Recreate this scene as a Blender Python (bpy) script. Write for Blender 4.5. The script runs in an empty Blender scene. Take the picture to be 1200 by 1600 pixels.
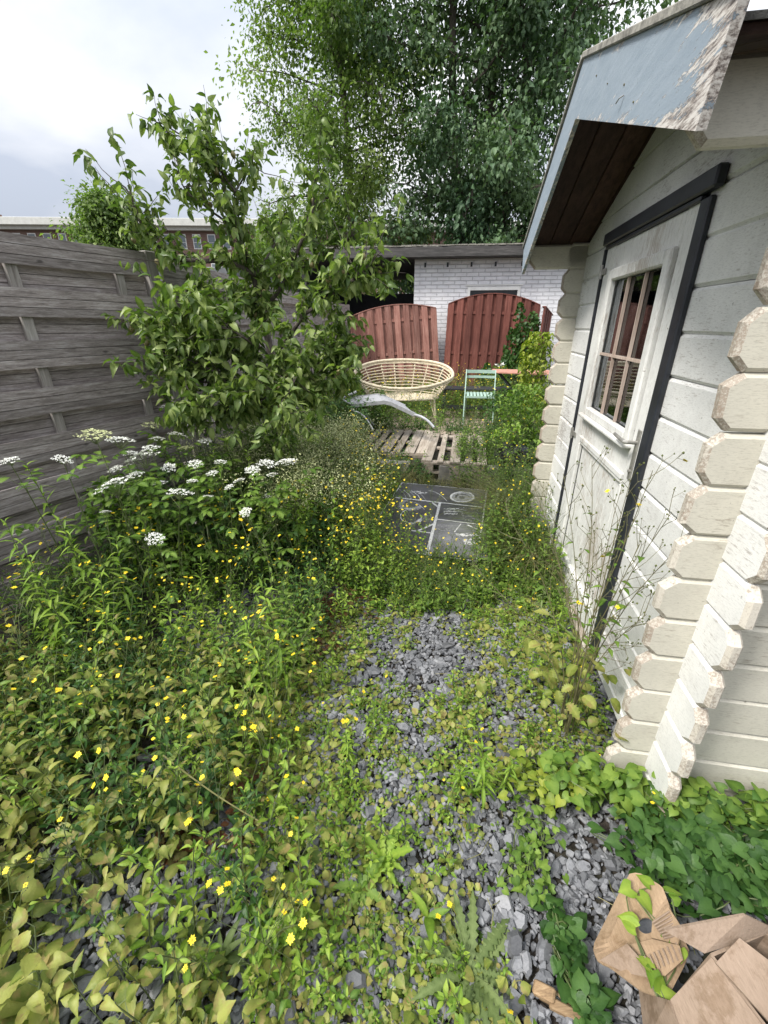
import bpy, math
import numpy as np
from mathutils import Vector, Matrix
PI = math.pi
rng = np.random.default_rng(11)
scene = bpy.context.scene
COL = scene.collection
def U(a, b, n=None): return rng.uniform(a, b, n)

# ------------------------------------------------------------------ camera
EYE = 1.6; FPX = 660.0; PITCH = math.radians(23.9)
cd = bpy.data.cameras.new('camera'); cam = bpy.data.objects.new('camera', cd); COL.objects.link(cam)
cam.location = (0, 0, EYE); cam.rotation_euler = (PI/2 - PITCH, 0, 0)
cd.sensor_fit = 'HORIZONTAL'; cd.sensor_width = 36; cd.lens = 36*FPX/1200
cd.clip_start = 0.02; cd.clip_end = 2000
scene.camera = cam
scene.render.resolution_x = 768; scene.render.resolution_y = 1024
CP, SP = math.cos(PITCH), math.sin(PITCH)
def ray(px, py):
    x = px-600; y = 800-py
    return np.array([x, FPX*CP + SP*y, CP*y - FPX*SP])
def D(px, py, d):           # point on a sight line at forward distance d (survey helper)
    r = ray(px, py); return r*(d/r[1]) + np.array([0, 0, EYE])
def G(px, py, z=0.0):       # point where the sight line meets height z
    r = ray(px, py); return r*((z-EYE)/r[2]) + np.array([0, 0, EYE])

# ------------------------------------------------------------------ mesh builder
class T:                    # a bundle of polygons
    __slots__ = ('v', 'l', 's', 'm', 't')
    def __init__(s, v, l, sz, m, t): s.v, s.l, s.s, s.m, s.t = v, l, sz, m, t
def mk(verts, faces, mat=0, tint=.5):
    v = np.asarray(verts, float).reshape(-1, 3)
    l = np.array([i for f in faces for i in f], np.int64); sz = np.array([len(f) for f in faces], np.int64)
    m = np.full(len(faces), mat, np.int64) if np.isscalar(mat) else np.asarray(mat)
    t = np.full(len(v), tint, float) if np.isscalar(tint) else np.asarray(tint, float)
    return T(v, l, sz, m, t)
def norm(a): return a/np.maximum(np.linalg.norm(a, axis=-1, keepdims=True), 1e-9)
def basis(d, u):            # columns X, Y(=d), Z(~u)
    d = norm(np.atleast_2d(d)); u = np.broadcast_to(np.atleast_2d(u), d.shape)
    x = norm(np.cross(d, u)+1e-7); z = np.cross(x, d)
    return np.stack([x, d, z], axis=-1)
def rotz(a):
    a = np.atleast_1d(a); c, s = np.cos(a), np.sin(a); z = np.zeros_like(c); o = np.ones_like(c)
    return np.stack([np.stack([c, -s, z], -1), np.stack([s, c, z], -1), np.stack([z, z, o], -1)], -2)
def tiltm(n, amt):          # random small tilts about x and y
    a = rng.normal(0, amt, n); b = rng.normal(0, amt, n)
    ca, sa, cb, sb = np.cos(a), np.sin(a), np.cos(b), np.sin(b); z = np.zeros(n); o = np.ones(n)
    A = np.stack([np.stack([o, z, z], -1), np.stack([z, ca, -sa], -1), np.stack([z, sa, ca], -1)], -2)
    B = np.stack([np.stack([cb, z, sb], -1), np.stack([z, o, z], -1), np.stack([-sb, z, cb], -1)], -2)
    return A @ B
class MB:
    def __init__(s): s.parts = []; s.n = 0
    def put(s, t):
        s.parts.append(T(t.v, t.l+s.n, t.s, t.m, t.t)); s.n += len(t.v); return s
    def add(s, verts, faces, mat=0, tint=.5): return s.put(mk(verts, faces, mat, tint))
    def stamp(s, t, pos, R, scale=1.0, dt=0.0):
        pos = np.atleast_2d(pos); M = len(pos)
        if M == 0: return s
        sc = np.broadcast_to(np.asarray(scale, float), (M,)) if np.ndim(scale) < 2 else scale
        vs = t.v[None]*(sc[:, None, None] if np.ndim(sc) == 1 else sc[:, None, :])
        v = np.einsum('mij,mnj->mni', np.broadcast_to(R, (M, 3, 3)), vs) + pos[:, None, :]
        N = len(t.v)
        l = (t.l[None]+(np.arange(M)*N)[:, None]).ravel()
        tt = (t.t[None]+np.broadcast_to(dt, (M,))[:, None]).ravel()
        return s.put(T(v.reshape(-1, 3), l, np.tile(t.s, M), np.tile(t.m, M), tt))
    def tmpl(s):
        return T(np.concatenate([p.v for p in s.parts]), np.concatenate([p.l for p in s.parts]),
                 np.concatenate([p.s for p in s.parts]), np.concatenate([p.m for p in s.parts]),
                 np.concatenate([p.t for p in s.parts]))
    def mesh(s, name, mats, smooth=False):
        me = bpy.data.meshes.new(name); t = s.tmpl()
        me.vertices.add(len(t.v)); me.vertices.foreach_set('co', t.v.astype(np.float32).ravel())
        me.loops.add(len(t.l)); me.loops.foreach_set('vertex_index', t.l.astype(np.int32))
        me.polygons.add(len(t.s)); st = np.concatenate([[0], np.cumsum(t.s)[:-1]]).astype(np.int32)
        me.polygons.foreach_set('loop_start', st)
        try: me.polygons.foreach_set('loop_total', t.s.astype(np.int32))
        except Exception: pass
        me.polygons.foreach_set('material_index', t.m.astype(np.int32))
        me.polygons.foreach_set('use_smooth', np.full(len(t.s), bool(smooth)))
        me.update(calc_edges=True)
        a = me.attributes.new('tint', 'FLOAT', 'POINT'); a.data.foreach_set('value', t.t.astype(np.float32))
        for m in (mats if isinstance(mats, (list, tuple)) else [mats]): me.materials.append(m)
        return me
    def build(s, name, mats, parent=None, smooth=False, loc=None, rot=None):
        o = bpy.data.objects.new(name, s.mesh(name, mats, smooth)); COL.objects.link(o)
        if parent: o.parent = parent
        if loc is not None: o.location = loc
        if rot is not None: o.rotation_euler = rot
        return o
    # shapes
    def box(s, c, sz, R=None, mat=0, tint=.5, bev=0):
        hx, hy, hz = np.array(sz)/2.0
        if bev:
            b = min(bev, .45*min(sz)); pts = []; fs = []
            for sx in (-1, 1):
                for sy in (-1, 1):
                    for sz_ in (-1, 1):
                        pts += [(sx*hx, sy*(hy-b), sz_*(hz-b)), (sx*(hx-b), sy*hy, sz_*(hz-b)), (sx*(hx-b), sy*(hy-b), sz_*hz)]
            def I(a, b_, c_, k): return ((a > 0)*4+(b_ > 0)*2+(c_ > 0))*3+k
            q = [(-1, -1), (1, -1), (1, 1), (-1, 1)]
            for sg in (-1, 1):
                o = q if sg > 0 else q[::-1]
                fs.append([I(sg, a, b_, 0) for a, b_ in o]); fs.append([I(b_, sg, a, 1) for a, b_ in o]); fs.append([I(a, b_, sg, 2) for a, b_ in o])
            for a in (-1, 1):
                for b_ in (-1, 1):
                    f = [I(a, b_, -1, 0), I(a, b_, 1, 0), I(a, b_, 1, 1), I(a, b_, -1, 1)]; fs.append(f)
                    f = [I(-1, a, b_, 1), I(1, a, b_, 1), I(1, a, b_, 2), I(-1, a, b_, 2)]; fs.append(f)
                    f = [I(a, -1, b_, 0), I(a, 1, b_, 0), I(a, 1, b_, 2), I(a, -1, b_, 2)]; fs.append(f)
                    for c_ in (-1, 1): fs.append([I(a, b_, c_, 0), I(a, b_, c_, 1), I(a, b_, c_, 2)])
            v = np.array(pts, float)
        else:
            v = np.array([(x, y, z) for x in (-hx, hx) for y in (-hy, hy) for z in (-hz, hz)])
            fs = [(0, 1, 3, 2), (4, 6, 7, 5), (0, 4, 5, 1), (2, 3, 7, 6), (0, 2, 6, 4), (1, 5, 7, 3)]
        if R is not None: v = v @ np.asarray(R).T
        return s.add(v+np.array(c), fs, mat, tint)
    def beam(s, a, b, w, h, up=(0, 0, 1), mat=0, tint=.5, bev=0):
        a = np.array(a, float); b = np.array(b, float); L = np.linalg.norm(b-a)
        R = basis(b-a, np.array(up, float))[0]
        return s.box((a+b)/2, (w, L, h), R, mat, tint, bev)
    def tube(s, pts, r, n=8, mat=0, tint=.5, cap=True, closed=False):
        P = np.array(pts, float); K = len(P); r = np.broadcast_to(r, (K,))
        if closed: tg = norm(np.roll(P, -1, 0)-np.roll(P, 1, 0))
        else:
            tg = np.zeros_like(P); tg[1:-1] = P[2:]-P[:-2]; tg[0] = P[1]-P[0]; tg[-1] = P[-1]-P[-2]; tg = norm(tg)
        u = np.array([0, 0, 1.0]) if abs(tg[0][2]) < .9 else np.array([1.0, 0, 0])
        vs = []
        ang = np.arange(n)*2*PI/n
        for i in range(K):
            x = norm(np.cross(tg[i], u)); u = np.cross(x, tg[i])
            vs.append(P[i]+r[i]*(np.cos(ang)[:, None]*x+np.sin(ang)[:, None]*u))
        v = np.concatenate(vs); f = []
        for i in range(K if closed else K-1):
            j = (i+1) % K
            for k in range(n):
                k2 = (k+1) % n; f.append((i*n+k, i*n+k2, j*n+k2, j*n+k))
        if cap and not closed: f.append(tuple(range(n))[::-1]); f.append(tuple((K-1)*n+k for k in range(n)))
        return s.add(v, f, mat, tint)
    def prism(s, poly, y0, y1, axes=(0, 2, 1), mat=0, tint=.5, inset=0):
        """poly in the plane of axes[0], axes[1]; extruded along axes[2] from y0 to y1; front at y0 inset if wanted"""
        p = np.array(poly, float); n = len(p); rings = []
        def ring(q, y):
            v = np.zeros((n, 3)); v[:, axes[0]] = q[:, 0]; v[:, axes[1]] = q[:, 1]; v[:, axes[2]] = y; return v
        if inset:
            q = inset_poly(p, inset); sg = 1 if y1 > y0 else -1
            rings = [ring(q, y0), ring(p, y0+sg*inset), ring(p, y1)]
        else: rings = [ring(p, y0), ring(p, y1)]
        f = [tuple(range(n))]
        for k in range(len(rings)-1):
            for i in range(n):
                j = (i+1) % n; f.append((k*n+i, (k+1)*n+i, (k+1)*n+j, k*n+j))
        f.append(tuple((len(rings)-1)*n+i for i in range(n))[::-1])
        return s.add(np.concatenate(rings), f, mat, tint)
def inset_poly(p, d):
    n = len(p); out = []
    area = sum(p[i][0]*p[(i+1) % n][1]-p[(i+1) % n][0]*p[i][1] for i in range(n)); sg = 1 if area > 0 else -1
    for i in range(n):
        a, b, c = p[i-1], p[i], p[(i+1) % n]
        e1 = (b-a)/max(np.linalg.norm(b-a), 1e-9); e2 = (c-b)/max(np.linalg.norm(c-b), 1e-9)
        n1 = sg*np.array([-e1[1], e1[0]]); n2 = sg*np.array([-e2[1], e2[0]])
        m = n1+n2; k = m @ n1
        out.append(b+m*d/max(k, .3))
    return np.array(out)
def clip(poly, a, b, c):    # keep a*x+b*y<=c
    out = []; n = len(poly)
    for i in range(n):
        p, q = poly[i], poly[(i+1) % n]; dp = a*p[0]+b*p[1]-c; dq = a*q[0]+b*q[1]-c
        if dp <= 0: out.append(p)
        if dp*dq < 0:
            t = dp/(dp-dq); out.append((p[0]+t*(q[0]-p[0]), p[1]+t*(q[1]-p[1])))
    return out

# ------------------------------------------------------------------ tags
def tag(o, label=None, cat=None, group=None, kind=None):
    if label: o['label'] = label
    if cat: o['category'] = cat
    if group: o['group'] = group
    if kind: o['kind'] = kind
    return o
def empty(name, loc, rz=0.0, label=None, cat=None, group=None):
    o = bpy.data.objects.new(name, None); COL.objects.link(o); o.location = loc; o.rotation_euler = (0, 0, rz)
    o.empty_display_size = .1
    return tag(o, label, cat, group)
def dup(root, loc, rz=0.0, sc=1.0, label=None):
    kids = [o for o in root.children]
    r = root.copy(); COL.objects.link(r); r.location = loc; r.rotation_euler = (0, 0, rz); r.scale = (sc, sc, sc)
    if label: r['label'] = label
    for ch in kids:
        c = ch.copy(); COL.objects.link(c); c.parent = r
        for g in list(ch.children):
            d = g.copy(); COL.objects.link(d); d.parent = c
    return r

# ------------------------------------------------------------------ materials
def nm(name):
    m = bpy.data.materials.new(name); m.use_nodes = True; nt = m.node_tree; nt.nodes.clear()
    out = nt.nodes.new('ShaderNodeOutputMaterial'); return m, nt, out
def N(nt, typ, **kw):
    n = nt.nodes.new(typ)
    for k, v in kw.items():
        if k in n.inputs: n.inputs[k].default_value = v
        else: setattr(n, k, v)
    return n
def ramp(nt, fac, stops, interp='LINEAR'):
    r = nt.nodes.new('ShaderNodeValToRGB'); r.color_ramp.interpolation = interp
    e = r.color_ramp.elements
    while len(e) < len(stops): e.new(.5)
    for i, (p, c) in enumerate(stops):
        e[i].position = p; e[i].color = (*c, 1) if len(c) == 3 else c
    nt.links.new(fac, r.inputs[0]); return r.outputs[0]
def coords(nt, scale=(1, 1, 1), kind='Object'):
    tc = nt.nodes.new('ShaderNodeTexCoord'); mp = nt.nodes.new('ShaderNodeMapping'); mp.inputs['Scale'].default_value = scale
    nt.links.new(tc.outputs[kind], mp.inputs['Vector']); return mp.outputs[0]
def noise(nt, vec, scale, detail=4, rough=.6, dist=0):
    n = nt.nodes.new('ShaderNodeTexNoise'); n.inputs['Scale'].default_value = scale; n.inputs['Detail'].default_value = detail
    n.inputs['Roughness'].default_value = rough; n.inputs['Distortion'].default_value = dist
    nt.links.new(vec, n.inputs['Vector']); return n.outputs['Fac']
def mixc(nt, fac, a, b, mode='MIX'):
    m = nt.nodes.new('ShaderNodeMix'); m.data_type = 'RGBA'; m.blend_type = mode
    for k, v in ((0, fac), (6, a), (7, b)):
        if hasattr(v, 'is_linked') or isinstance(v, bpy.types.NodeSocket): nt.links.new(v, m.inputs[k])
        else: m.inputs[k].default_value = v if k == 0 else ((*v, 1) if len(v) == 3 else v)
    return m.outputs[2]
def math_(nt, op, a, b=0.0, cl=False):
    m = nt.nodes.new('ShaderNodeMath'); m.operation = op; m.use_clamp = cl
    for k, v in ((0, a), (1, b)):
        if isinstance(v, bpy.types.NodeSocket): nt.links.new(v, m.inputs[k])
        else: m.inputs[k].default_value = v
    return m.outputs[0]
def bump(nt, h, dist=.002, strength=.6):
    b = nt.nodes.new('ShaderNodeBump'); b.inputs['Strength'].default_value = strength; b.inputs['Distance'].default_value = dist
    nt.links.new(h, b.inputs['Height']); return b.outputs[0]
def principled(nt, out, col, rough=.7, normal=None, metal=0.0, spec=.5):
    p = nt.nodes.new('ShaderNodeBsdfPrincipled')
    for k, v in (('Base Color', col), ('Roughness', rough), ('Metallic', metal), ('Specular IOR Level', spec)):
        if isinstance(v, bpy.types.NodeSocket): nt.links.new(v, p.inputs[k])
        else: p.inputs[k].default_value = (*v, 1) if k == 'Base Color' else v
    if normal: nt.links.new(normal, p.inputs['Normal'])
    nt.links.new(p.outputs[0], out.inputs[0]); return p
def attr(nt, name='tint'):
    a = nt.nodes.new('ShaderNodeAttribute'); a.attribute_name = name; return a.outputs['Fac']

def leafmat(name, dark, mid, light, rough=.5, trans=.35, spots=.0, spotcol=(.25, .2, .08)):
    m, nt, out = nm(name)
    v = coords(nt); t = attr(nt)
    n1 = noise(nt, v, 55, 3); t2 = math_(nt, 'ADD', t, math_(nt, 'MULTIPLY', math_(nt, 'SUBTRACT', n1, .5), .45))
    c = ramp(nt, t2, [(0.0, dark), (.5, mid), (1.0, light)])
    if spots:
        s = ramp(nt, noise(nt, v, 30, 3), [(.60-spots*.2, (0, 0, 0)), (.72-spots*.1, (1, 1, 1))])
        c = mixc(nt, s, c, spotcol)
    nb = noise(nt, v, 160, 2)
    p = N(nt, 'ShaderNodeBsdfPrincipled', Roughness=rough); p.inputs['Specular IOR Level'].default_value = .35
    nt.links.new(c, p.inputs['Base Color']); nt.links.new(bump(nt, nb, .002, .5), p.inputs['Normal'])
    tr = nt.nodes.new('ShaderNodeBsdfTranslucent')
    c2 = mixc(nt, 1.0, c, (1.0, 1.25, .45), 'MULTIPLY'); nt.links.new(c2, tr.inputs[0])
    mx = nt.nodes.new('ShaderNodeMixShader'); mx.inputs[0].default_value = trans
    nt.links.new(p.outputs[0], mx.inputs[1]); nt.links.new(tr.outputs[0], mx.inputs[2]); nt.links.new(mx.outputs[0], out.inputs[0])
    return m
def plain(name, col, rough=.7, var=.25, scale=8, metal=0.0, bd=.001, bs=40, stretch=(1, 1, 1), spec=.5):
    m, nt, out = nm(name); v = coords(nt, stretch)
    n1 = noise(nt, v, scale, 5); a = tuple(x*(1-var) for x in col); b = tuple(min(1, x*(1+var)) for x in col)
    c = ramp(nt, n1, [(.3, a), (.7, b)])
    principled(nt, out, c, rough, bump(nt, noise(nt, v, bs, 3), bd), metal, spec); return m
def wood(name, base, dark, light, stretch=(1, 14, 14), scale=3, rough=.8, knots=True, lines=None, bd=.002, tintamt=.35):
    """weathered wood; grain runs along the axis with the small stretch value"""
    m, nt, out = nm(name); v = coords(nt, stretch)
    g = noise(nt, v, scale, 8, .65, .6); g2 = noise(nt, v, scale*6, 4, .7)
    f = math_(nt, 'ADD', math_(nt, 'MULTIPLY', g, .65), math_(nt, 'MULTIPLY', g2, .35))
    c = ramp(nt, f, [(.32, dark), (.5, base), (.68, light)])
    big = noise(nt, coords(nt), 2.2, 3); c = mixc(nt, math_(nt, 'MULTIPLY', ramp(nt, big, [(.4, (0, 0, 0)), (.7, (1, 1, 1))]), .35), c, dark)
    t = attr(nt); k = math_(nt, 'ADD', 1-tintamt/2, math_(nt, 'MULTIPLY', t, tintamt))
    vm = nt.nodes.new('ShaderNodeVectorMath'); vm.operation = 'SCALE'; nt.links.new(c, vm.inputs[0]); nt.links.new(k, vm.inputs['Scale']); c = vm.outputs[0]
    h = f
    if lines:
        w = nt.nodes.new('ShaderNodeTexWave'); w.bands_direction = lines[0]; w.inputs['Scale'].default_value = lines[1]; w.inputs['Distortion'].default_value = .35
        w.inputs['Detail'].default_value = 1; nt.links.new(coords(nt), w.inputs['Vector'])
        l = ramp(nt, w.outputs['Fac'], [(0.0, (.25, .25, .25)), (.09, (1, 1, 1))]); c = mixc(nt, 1.0, c, l, 'MULTIPLY')
    if knots:
        vo = nt.nodes.new('ShaderNodeTexVoronoi'); vo.inputs['Scale'].default_value = 3.2; nt.links.new(coords(nt, tuple(1 if s == min(stretch) else 2.2 for s in stretch)), vo.inputs['Vector'])
        kf = ramp(nt, vo.outputs['Distance'], [(.03, (1, 1, 1)), (.075, (0, 0, 0))]); c = mixc(nt, math_(nt, 'MULTIPLY', kf, .75), c, tuple(x*.45 for x in dark))
    principled(nt, out, c, rough, bump(nt, h, bd, .8), 0, .3); return m
def paint(name, col, under, stretch=(14, 1, 14), wear=.5, dirt=(.2, .18, .13), dirtamt=.5, rough=.55, scale=2.2):
    """old paint over timber: scratches along the grain where the paint has gone, grime"""
    m, nt, out = nm(name); v = coords(nt, stretch); o = coords(nt)
    big = noise(nt, o, 1.6, 4); g = noise(nt, v, scale*3, 9, .75, .4)
    sc = math_(nt, 'ADD', math_(nt, 'MULTIPLY', big, .45), math_(nt, 'MULTIPLY', g, .55))
    wf = ramp(nt, sc, [(.68-wear*.22, (0, 0, 0)), (.74-wear*.22, (1, 1, 1))])
    tone = ramp(nt, noise(nt, o, 5, 5), [(.3, tuple(x*.88 for x in col)), (.7, tuple(min(1, x*1.06) for x in col))])
    fine = ramp(nt, noise(nt, v, scale*9, 4, .8), [(.36, (.72, .72, .72)), (.5, (1, 1, 1))])
    tone = mixc(nt, .8, tone, fine, 'MULTIPLY')
    c = mixc(nt, math_(nt, 'MULTIPLY', wf, .75), tone, under)
    d = ramp(nt, noise(nt, o, 9, 9, .8), [(.55, (0, 0, 0)), (.75, (1, 1, 1))]); c = mixc(nt, math_(nt, 'MULTIPLY', d, dirtamt), c, dirt)
    sp = ramp(nt, noise(nt, o, 60, 2, .5), [(.72, (0, 0, 0)), (.76, (1, 1, 1))]); c = mixc(nt, math_(nt, 'MULTIPLY', sp, .55), c, (.12, .10, .07))
    ss = tuple(3.5 if q_ <= min(stretch)+.01 else 26 for q_ in stretch)          # fine scrapes along the grain, in patches
    s1 = ramp(nt, noise(nt, coords(nt, ss), 5.5, 6, .75), [(.56, (0, 0, 0)), (.60, (1, 1, 1))]); pm = ramp(nt, noise(nt, o, 3.3, 5, .7), [(.47, (0, 0, 0)), (.58, (1, 1, 1))])
    sk = mixc(nt, 1.0, s1, pm, 'MULTIPLY'); c = mixc(nt, math_(nt, 'MULTIPLY', sk, .55+.3*wear), c, under)
    h = math_(nt, 'SUBTRACT', math_(nt, 'MULTIPLY', g, .4), math_(nt, 'MULTIPLY', wf, .5))
    principled(nt, out, c, rough, bump(nt, h, .0015, .7), 0, .35); return m

M = {}
M['fence'] = wood('fence_wood', (.275, .243, .23), (.08, .068, .063), (.50, .47, .46), (2.2, 24, 24), 3.2, lines=None, bd=.004, tintamt=.6)
M['post'] = wood('post_wood', (.29, .27, .25), (.12, .105, .09), (.46, .44, .41), (16, 16, 1), 3)
M['pallet'] = wood('pallet_wood', (.34, .29, .235), (.15, .12, .09), (.52, .47, .40), (16, 1, 16), 3, tintamt=.6)
M['red'] = wood('red_stained_wood', (.170, .058, .044), (.065, .022, .017), (.27, .115, .09), (20, 20, 1), 2.6, knots=True, tintamt=.6)
M['redpale'] = wood('faded_red_wood', (.31, .145, .115), (.13, .055, .042), (.48, .29, .24), (20, 20, 1), 2.6, knots=True, tintamt=.6)
M['white'] = paint('white_weathered_paint', (.76, .76, .735), (.34, .31, .28), (18, 3.0, 18), .60, dirtamt=.3)
M['cream'] = paint('cream_paint', (.58, .555, .47), (.26, .22, .17), (3, 18, 18), .40, dirtamt=.35)
M['endgrain'] = paint('bare_log_end', (.60, .56, .48), (.27, .21, .16), (9, 9, 9), 1.0, dirtamt=.6, scale=5)
M['door'] = paint('door_paint', (.74, .74, .71), (.36, .30, .24), (18, 18, 2), .66, dirtamt=.45)
M['blue'] = paint('flaking_blue_paint', (.27, .325, .38), (.40, .35, .31), (10, 1, 10), .28, dirtamt=.25)
M['bare'] = paint('bare_flaked_timber', (.55, .51, .46), (.24, .19, .15), (10, 1, 10), .95, dirtamt=.4)
M['black'] = plain('black_painted_timber', (.018, .021, .028), .45, .4, 10)
M['soffit'] = wood('dark_brown_soffit', (.062, .032, .026), (.022, .013, .011), (.10, .055, .045), (14, 1, 14), 2.5, knots=False, tintamt=.7)
M['felt'] = plain('roof_felt', (.10, .10, .095), .95, .4, 14, bd=.004, bs=150)
M['moss'] = plain('mossy_roof_edge', (.24, .23, .20), .95, .5, 30, bd=.006, bs=60)
M['concrete'] = plain('weathered_concrete', (.20, .19, .17), .9, .4, 9, bd=.004, bs=60)
M['barwood'] = wood('bare_brown_bar', (.46, .36, .30), (.26, .18, .14), (.62, .54, .47), (16, 16, 1), 4, knots=False)
M['bark'] = plain('bark', (.085, .072, .058), .95, .45, 12, bd=.01, bs=30, stretch=(3, 3, 1))
M['barkpale'] = plain('pear_bark', (.085, .070, .060), .9, .5, 18, bd=.004, bs=60, stretch=(3, 3, 1))
M['stem'] = plain('green_stem', (.10, .13, .045), .6, .3, 20)
M['stemdark'] = plain('reddish_stem', (.13, .12, .055), .6, .3, 20)
M['metal'] = plain('silver_lounger_frame', (.46, .47, .49), .45, .2, 20, metal=.45)
M['steel'] = plain('dull_steel', (.42, .41, .38), .45, .25, 40, metal=.7)
M['rattan'] = plain('pale_rattan', (.60, .52, .38), .6, .3, 25, bd=.002, bs=80)
M['mint'] = plain('mint_green_paint', (.36, .50, .43), .5, .12, 20)
M['rust'] = plain('rusty_pink_table_top', (.46, .22, .16), .8, .35, 14)
M['darkmetal'] = plain('dark_metal', (.03, .034, .04), .5, .3, 20)
M['card'] = plain('cardboard', (.33, .245, .18), .85, .13, 5, bd=.0015, bs=120, stretch=(1, 4, 1))
def cardm(name, base, dark):
    m, nt, out = nm(name); o = coords(nt); n1 = noise(nt, o, 4, 5, .6, .5); st = ramp(nt, noise(nt, o, 7, 6, .7), [(.52, (1, 1, 1)), (.60, (.72, .68, .62)), (.70, (.85, .82, .78))])
    c = ramp(nt, n1, [(.3, dark), (.6, base)]); c = mixc(nt, 1.0, c, st, 'MULTIPLY'); fib = noise(nt, coords(nt, (30, 4, 30)), 6, 6, .8)
    c = mixc(nt, .6, c, ramp(nt, fib, [(.35, (.72, .70, .66)), (.65, (1.1, 1.1, 1.1))]), 'MULTIPLY')
    principled(nt, out, c, .85, bump(nt, math_(nt, 'ADD', math_(nt, 'MULTIPLY', n1, 2.5), fib), .004, .8), 0, .25); return m
M['card'] = cardm('cardboard', (.35, .265, .20), (.25, .185, .135)); M['cardtan_'] = plain('tan_cardboard', (.44, .29, .165), .8, .16, 7, bd=.002, bs=60, stretch=(3, 1, 1))
M['cardtan'] = cardm('tan_cardboard', (.44, .315, .205), (.31, .215, .135))
M['scrap'] = wood('split_wood', (.30, .20, .11), (.12, .08, .05), (.45, .33, .2), (1, 12, 12), 6, knots=False)
M['board'] = plain('slate_grey_panel', (.075, .077, .083), .35, .45, 5, bd=.0008, bs=90)
M['boardpale'] = plain('sky_sheen_grey_panel', (.17, .17, .178), .45, .35, 6, bd=.0008, bs=90)  # panel grey lifted in the base colour to stand in for reflected sky
M['chalk'] = plain('white_printed_line', (.62, .62, .60), .6, .25, 40)
M['chalkfaint'] = plain('faint_white_print', (.30, .30, .30), .6, .5, 90)
M['plastic'] = plain('black_plastic', (.012, .013, .016), .3, .3, 10, bd=.01, bs=14)
M['slab'] = plain('pinkish_paving', (.42, .33, .26), .9, .3, 6, bd=.003, bs=60)

M['petal'] = plain('yellow_petal', (.80, .62, .02), .6, .15, 30)
M['yeye'] = plain('flower_centre', (.60, .38, .01), .7, .15, 30)
M['whitefl'] = plain('white_floret', (.80, .81, .74), .7, .08, 30)
M['creamfl'] = plain('cream_floret', (.47, .50, .25), .7, .35, 30)
M['pink'] = plain('pink_petal', (.62, .36, .52), .7, .15, 30)
M['bud'] = plain('green_bud', (.10, .12, .03), .6, .35, 40)
M['pear'] = plain('pear_skin', (.20, .17, .07), .5, .35, 30)
# leaves: dark, mid, light
M['l_olive'] = leafmat('yellow_green_leaf', (.048, .080, .012), (.165, .215, .038), (.38, .40, .10), spots=.45, spotcol=(.34, .27, .10))
M['l_bright'] = leafmat('bright_green_leaf', (.055, .125, .012), (.17, .29, .032), (.35, .47, .07))
M['l_mid'] = leafmat('mid_green_leaf', (.034, .082, .012), (.115, .21, .030), (.25, .36, .065))
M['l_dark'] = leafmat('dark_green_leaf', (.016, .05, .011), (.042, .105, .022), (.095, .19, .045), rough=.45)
M['l_grey'] = leafmat('grey_green_leaf', (.06, .10, .03), (.14, .195, .062), (.25, .32, .12), rough=.65)
M['l_yellow'] = leafmat('yellowish_vine_leaf', (.085, .14, .015), (.19, .26, .03), (.36, .40, .06))
M['l_red'] = leafmat('reddish_leaf', (.08, .025, .012), (.15, .06, .03), (.16, .16, .05))
M['l_pear'] = leafmat('pear_leaf', (.040, .085, .018), (.120, .185, .045), (.30, .37, .12), rough=.38)
M['l_maple'] = leafmat('dark_maple_leaf', (.040, .085, .042), (.095, .165, .078), (.19, .28, .135), trans=.25)
M['l_alder'] = leafmat('lighter_tree_leaf', (.055, .10, .025), (.145, .225, .058), (.30, .38, .12), trans=.42)
M['straw'] = leafmat('dry_grass', (.12, .13, .04), (.24, .23, .09), (.42, .37, .19), trans=.25)
M['grass'] = leafmat('grass_blade', (.04, .075, .014), (.10, .15, .03), (.22, .26, .07), trans=.3)
# ------------------------------------------------------------------ ground
def kerb_y(x): return 4.60-.17*(np.asarray(x)-.6)
def gz(x, y):
    x = np.asarray(x, float); y = np.asarray(y, float)
    r = np.clip((y-(kerb_y(x)+.05))/.06, 0, 1)
    b = .012*np.sin(3.1*x+1.3*y)+.010*np.sin(5.3*y-2.2*x+1)+.006*np.sin(11*x+7*y)
    left = .06*np.clip((-x-.7)/.8, 0, 1)
    near = np.exp(-(x**2+y**2)/900)
    return (.15*r+left+b)*near
def axis(a, b, st, lo, hi):
    c = np.arange(a, b+1e-6, st); o = [b]; s_ = st
    while o[-1] < hi: s_ *= 1.5; o.append(o[-1]+s_)
    p = [a]; s_ = st
    while p[-1] > lo: s_ *= 1.5; p.append(p[-1]-s_)
    return np.concatenate([np.array(p[1:][::-1]), c, np.array(o[1:])])
gx = axis(-4, 4, .06, -500, 500); gy = axis(-1, 9, .06, -500, 500)
XX, YY = np.meshgrid(gx, gy); nx, ny = len(gx), len(gy)
Vg = np.stack([XX.ravel(), YY.ravel(), gz(XX, YY).ravel()-.012], 1)
ii, jj = np.meshgrid(np.arange(nx-1), np.arange(ny-1)); a = (jj*nx+ii).ravel()
Fg = np.stack([a, a+1, a+nx+1, a+nx], 1)
mb = MB(); mb.put(T(Vg, Fg.ravel(), np.full(len(Fg), 4), np.zeros(len(Fg), int), np.full(len(Vg), .5)))
m, nt, out = nm('dark_garden_soil'); v = coords(nt)
n1 = noise(nt, v, 1.3, 6); n2 = noise(nt, v, 45, 6, .75)
c = ramp(nt, n2, [(.3, (.012, .010, .008)), (.52, (.045, .036, .028)), (.75, (.10, .085, .065))])
c = mixc(nt, math_(nt, 'MULTIPLY', ramp(nt, n1, [(.45, (0, 0, 0)), (.6, (1, 1, 1))]), .5), c, (.035, .045, .015))
principled(nt, out, c, .95, bump(nt, n2, .01, 1)); M['soil'] = m
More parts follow.
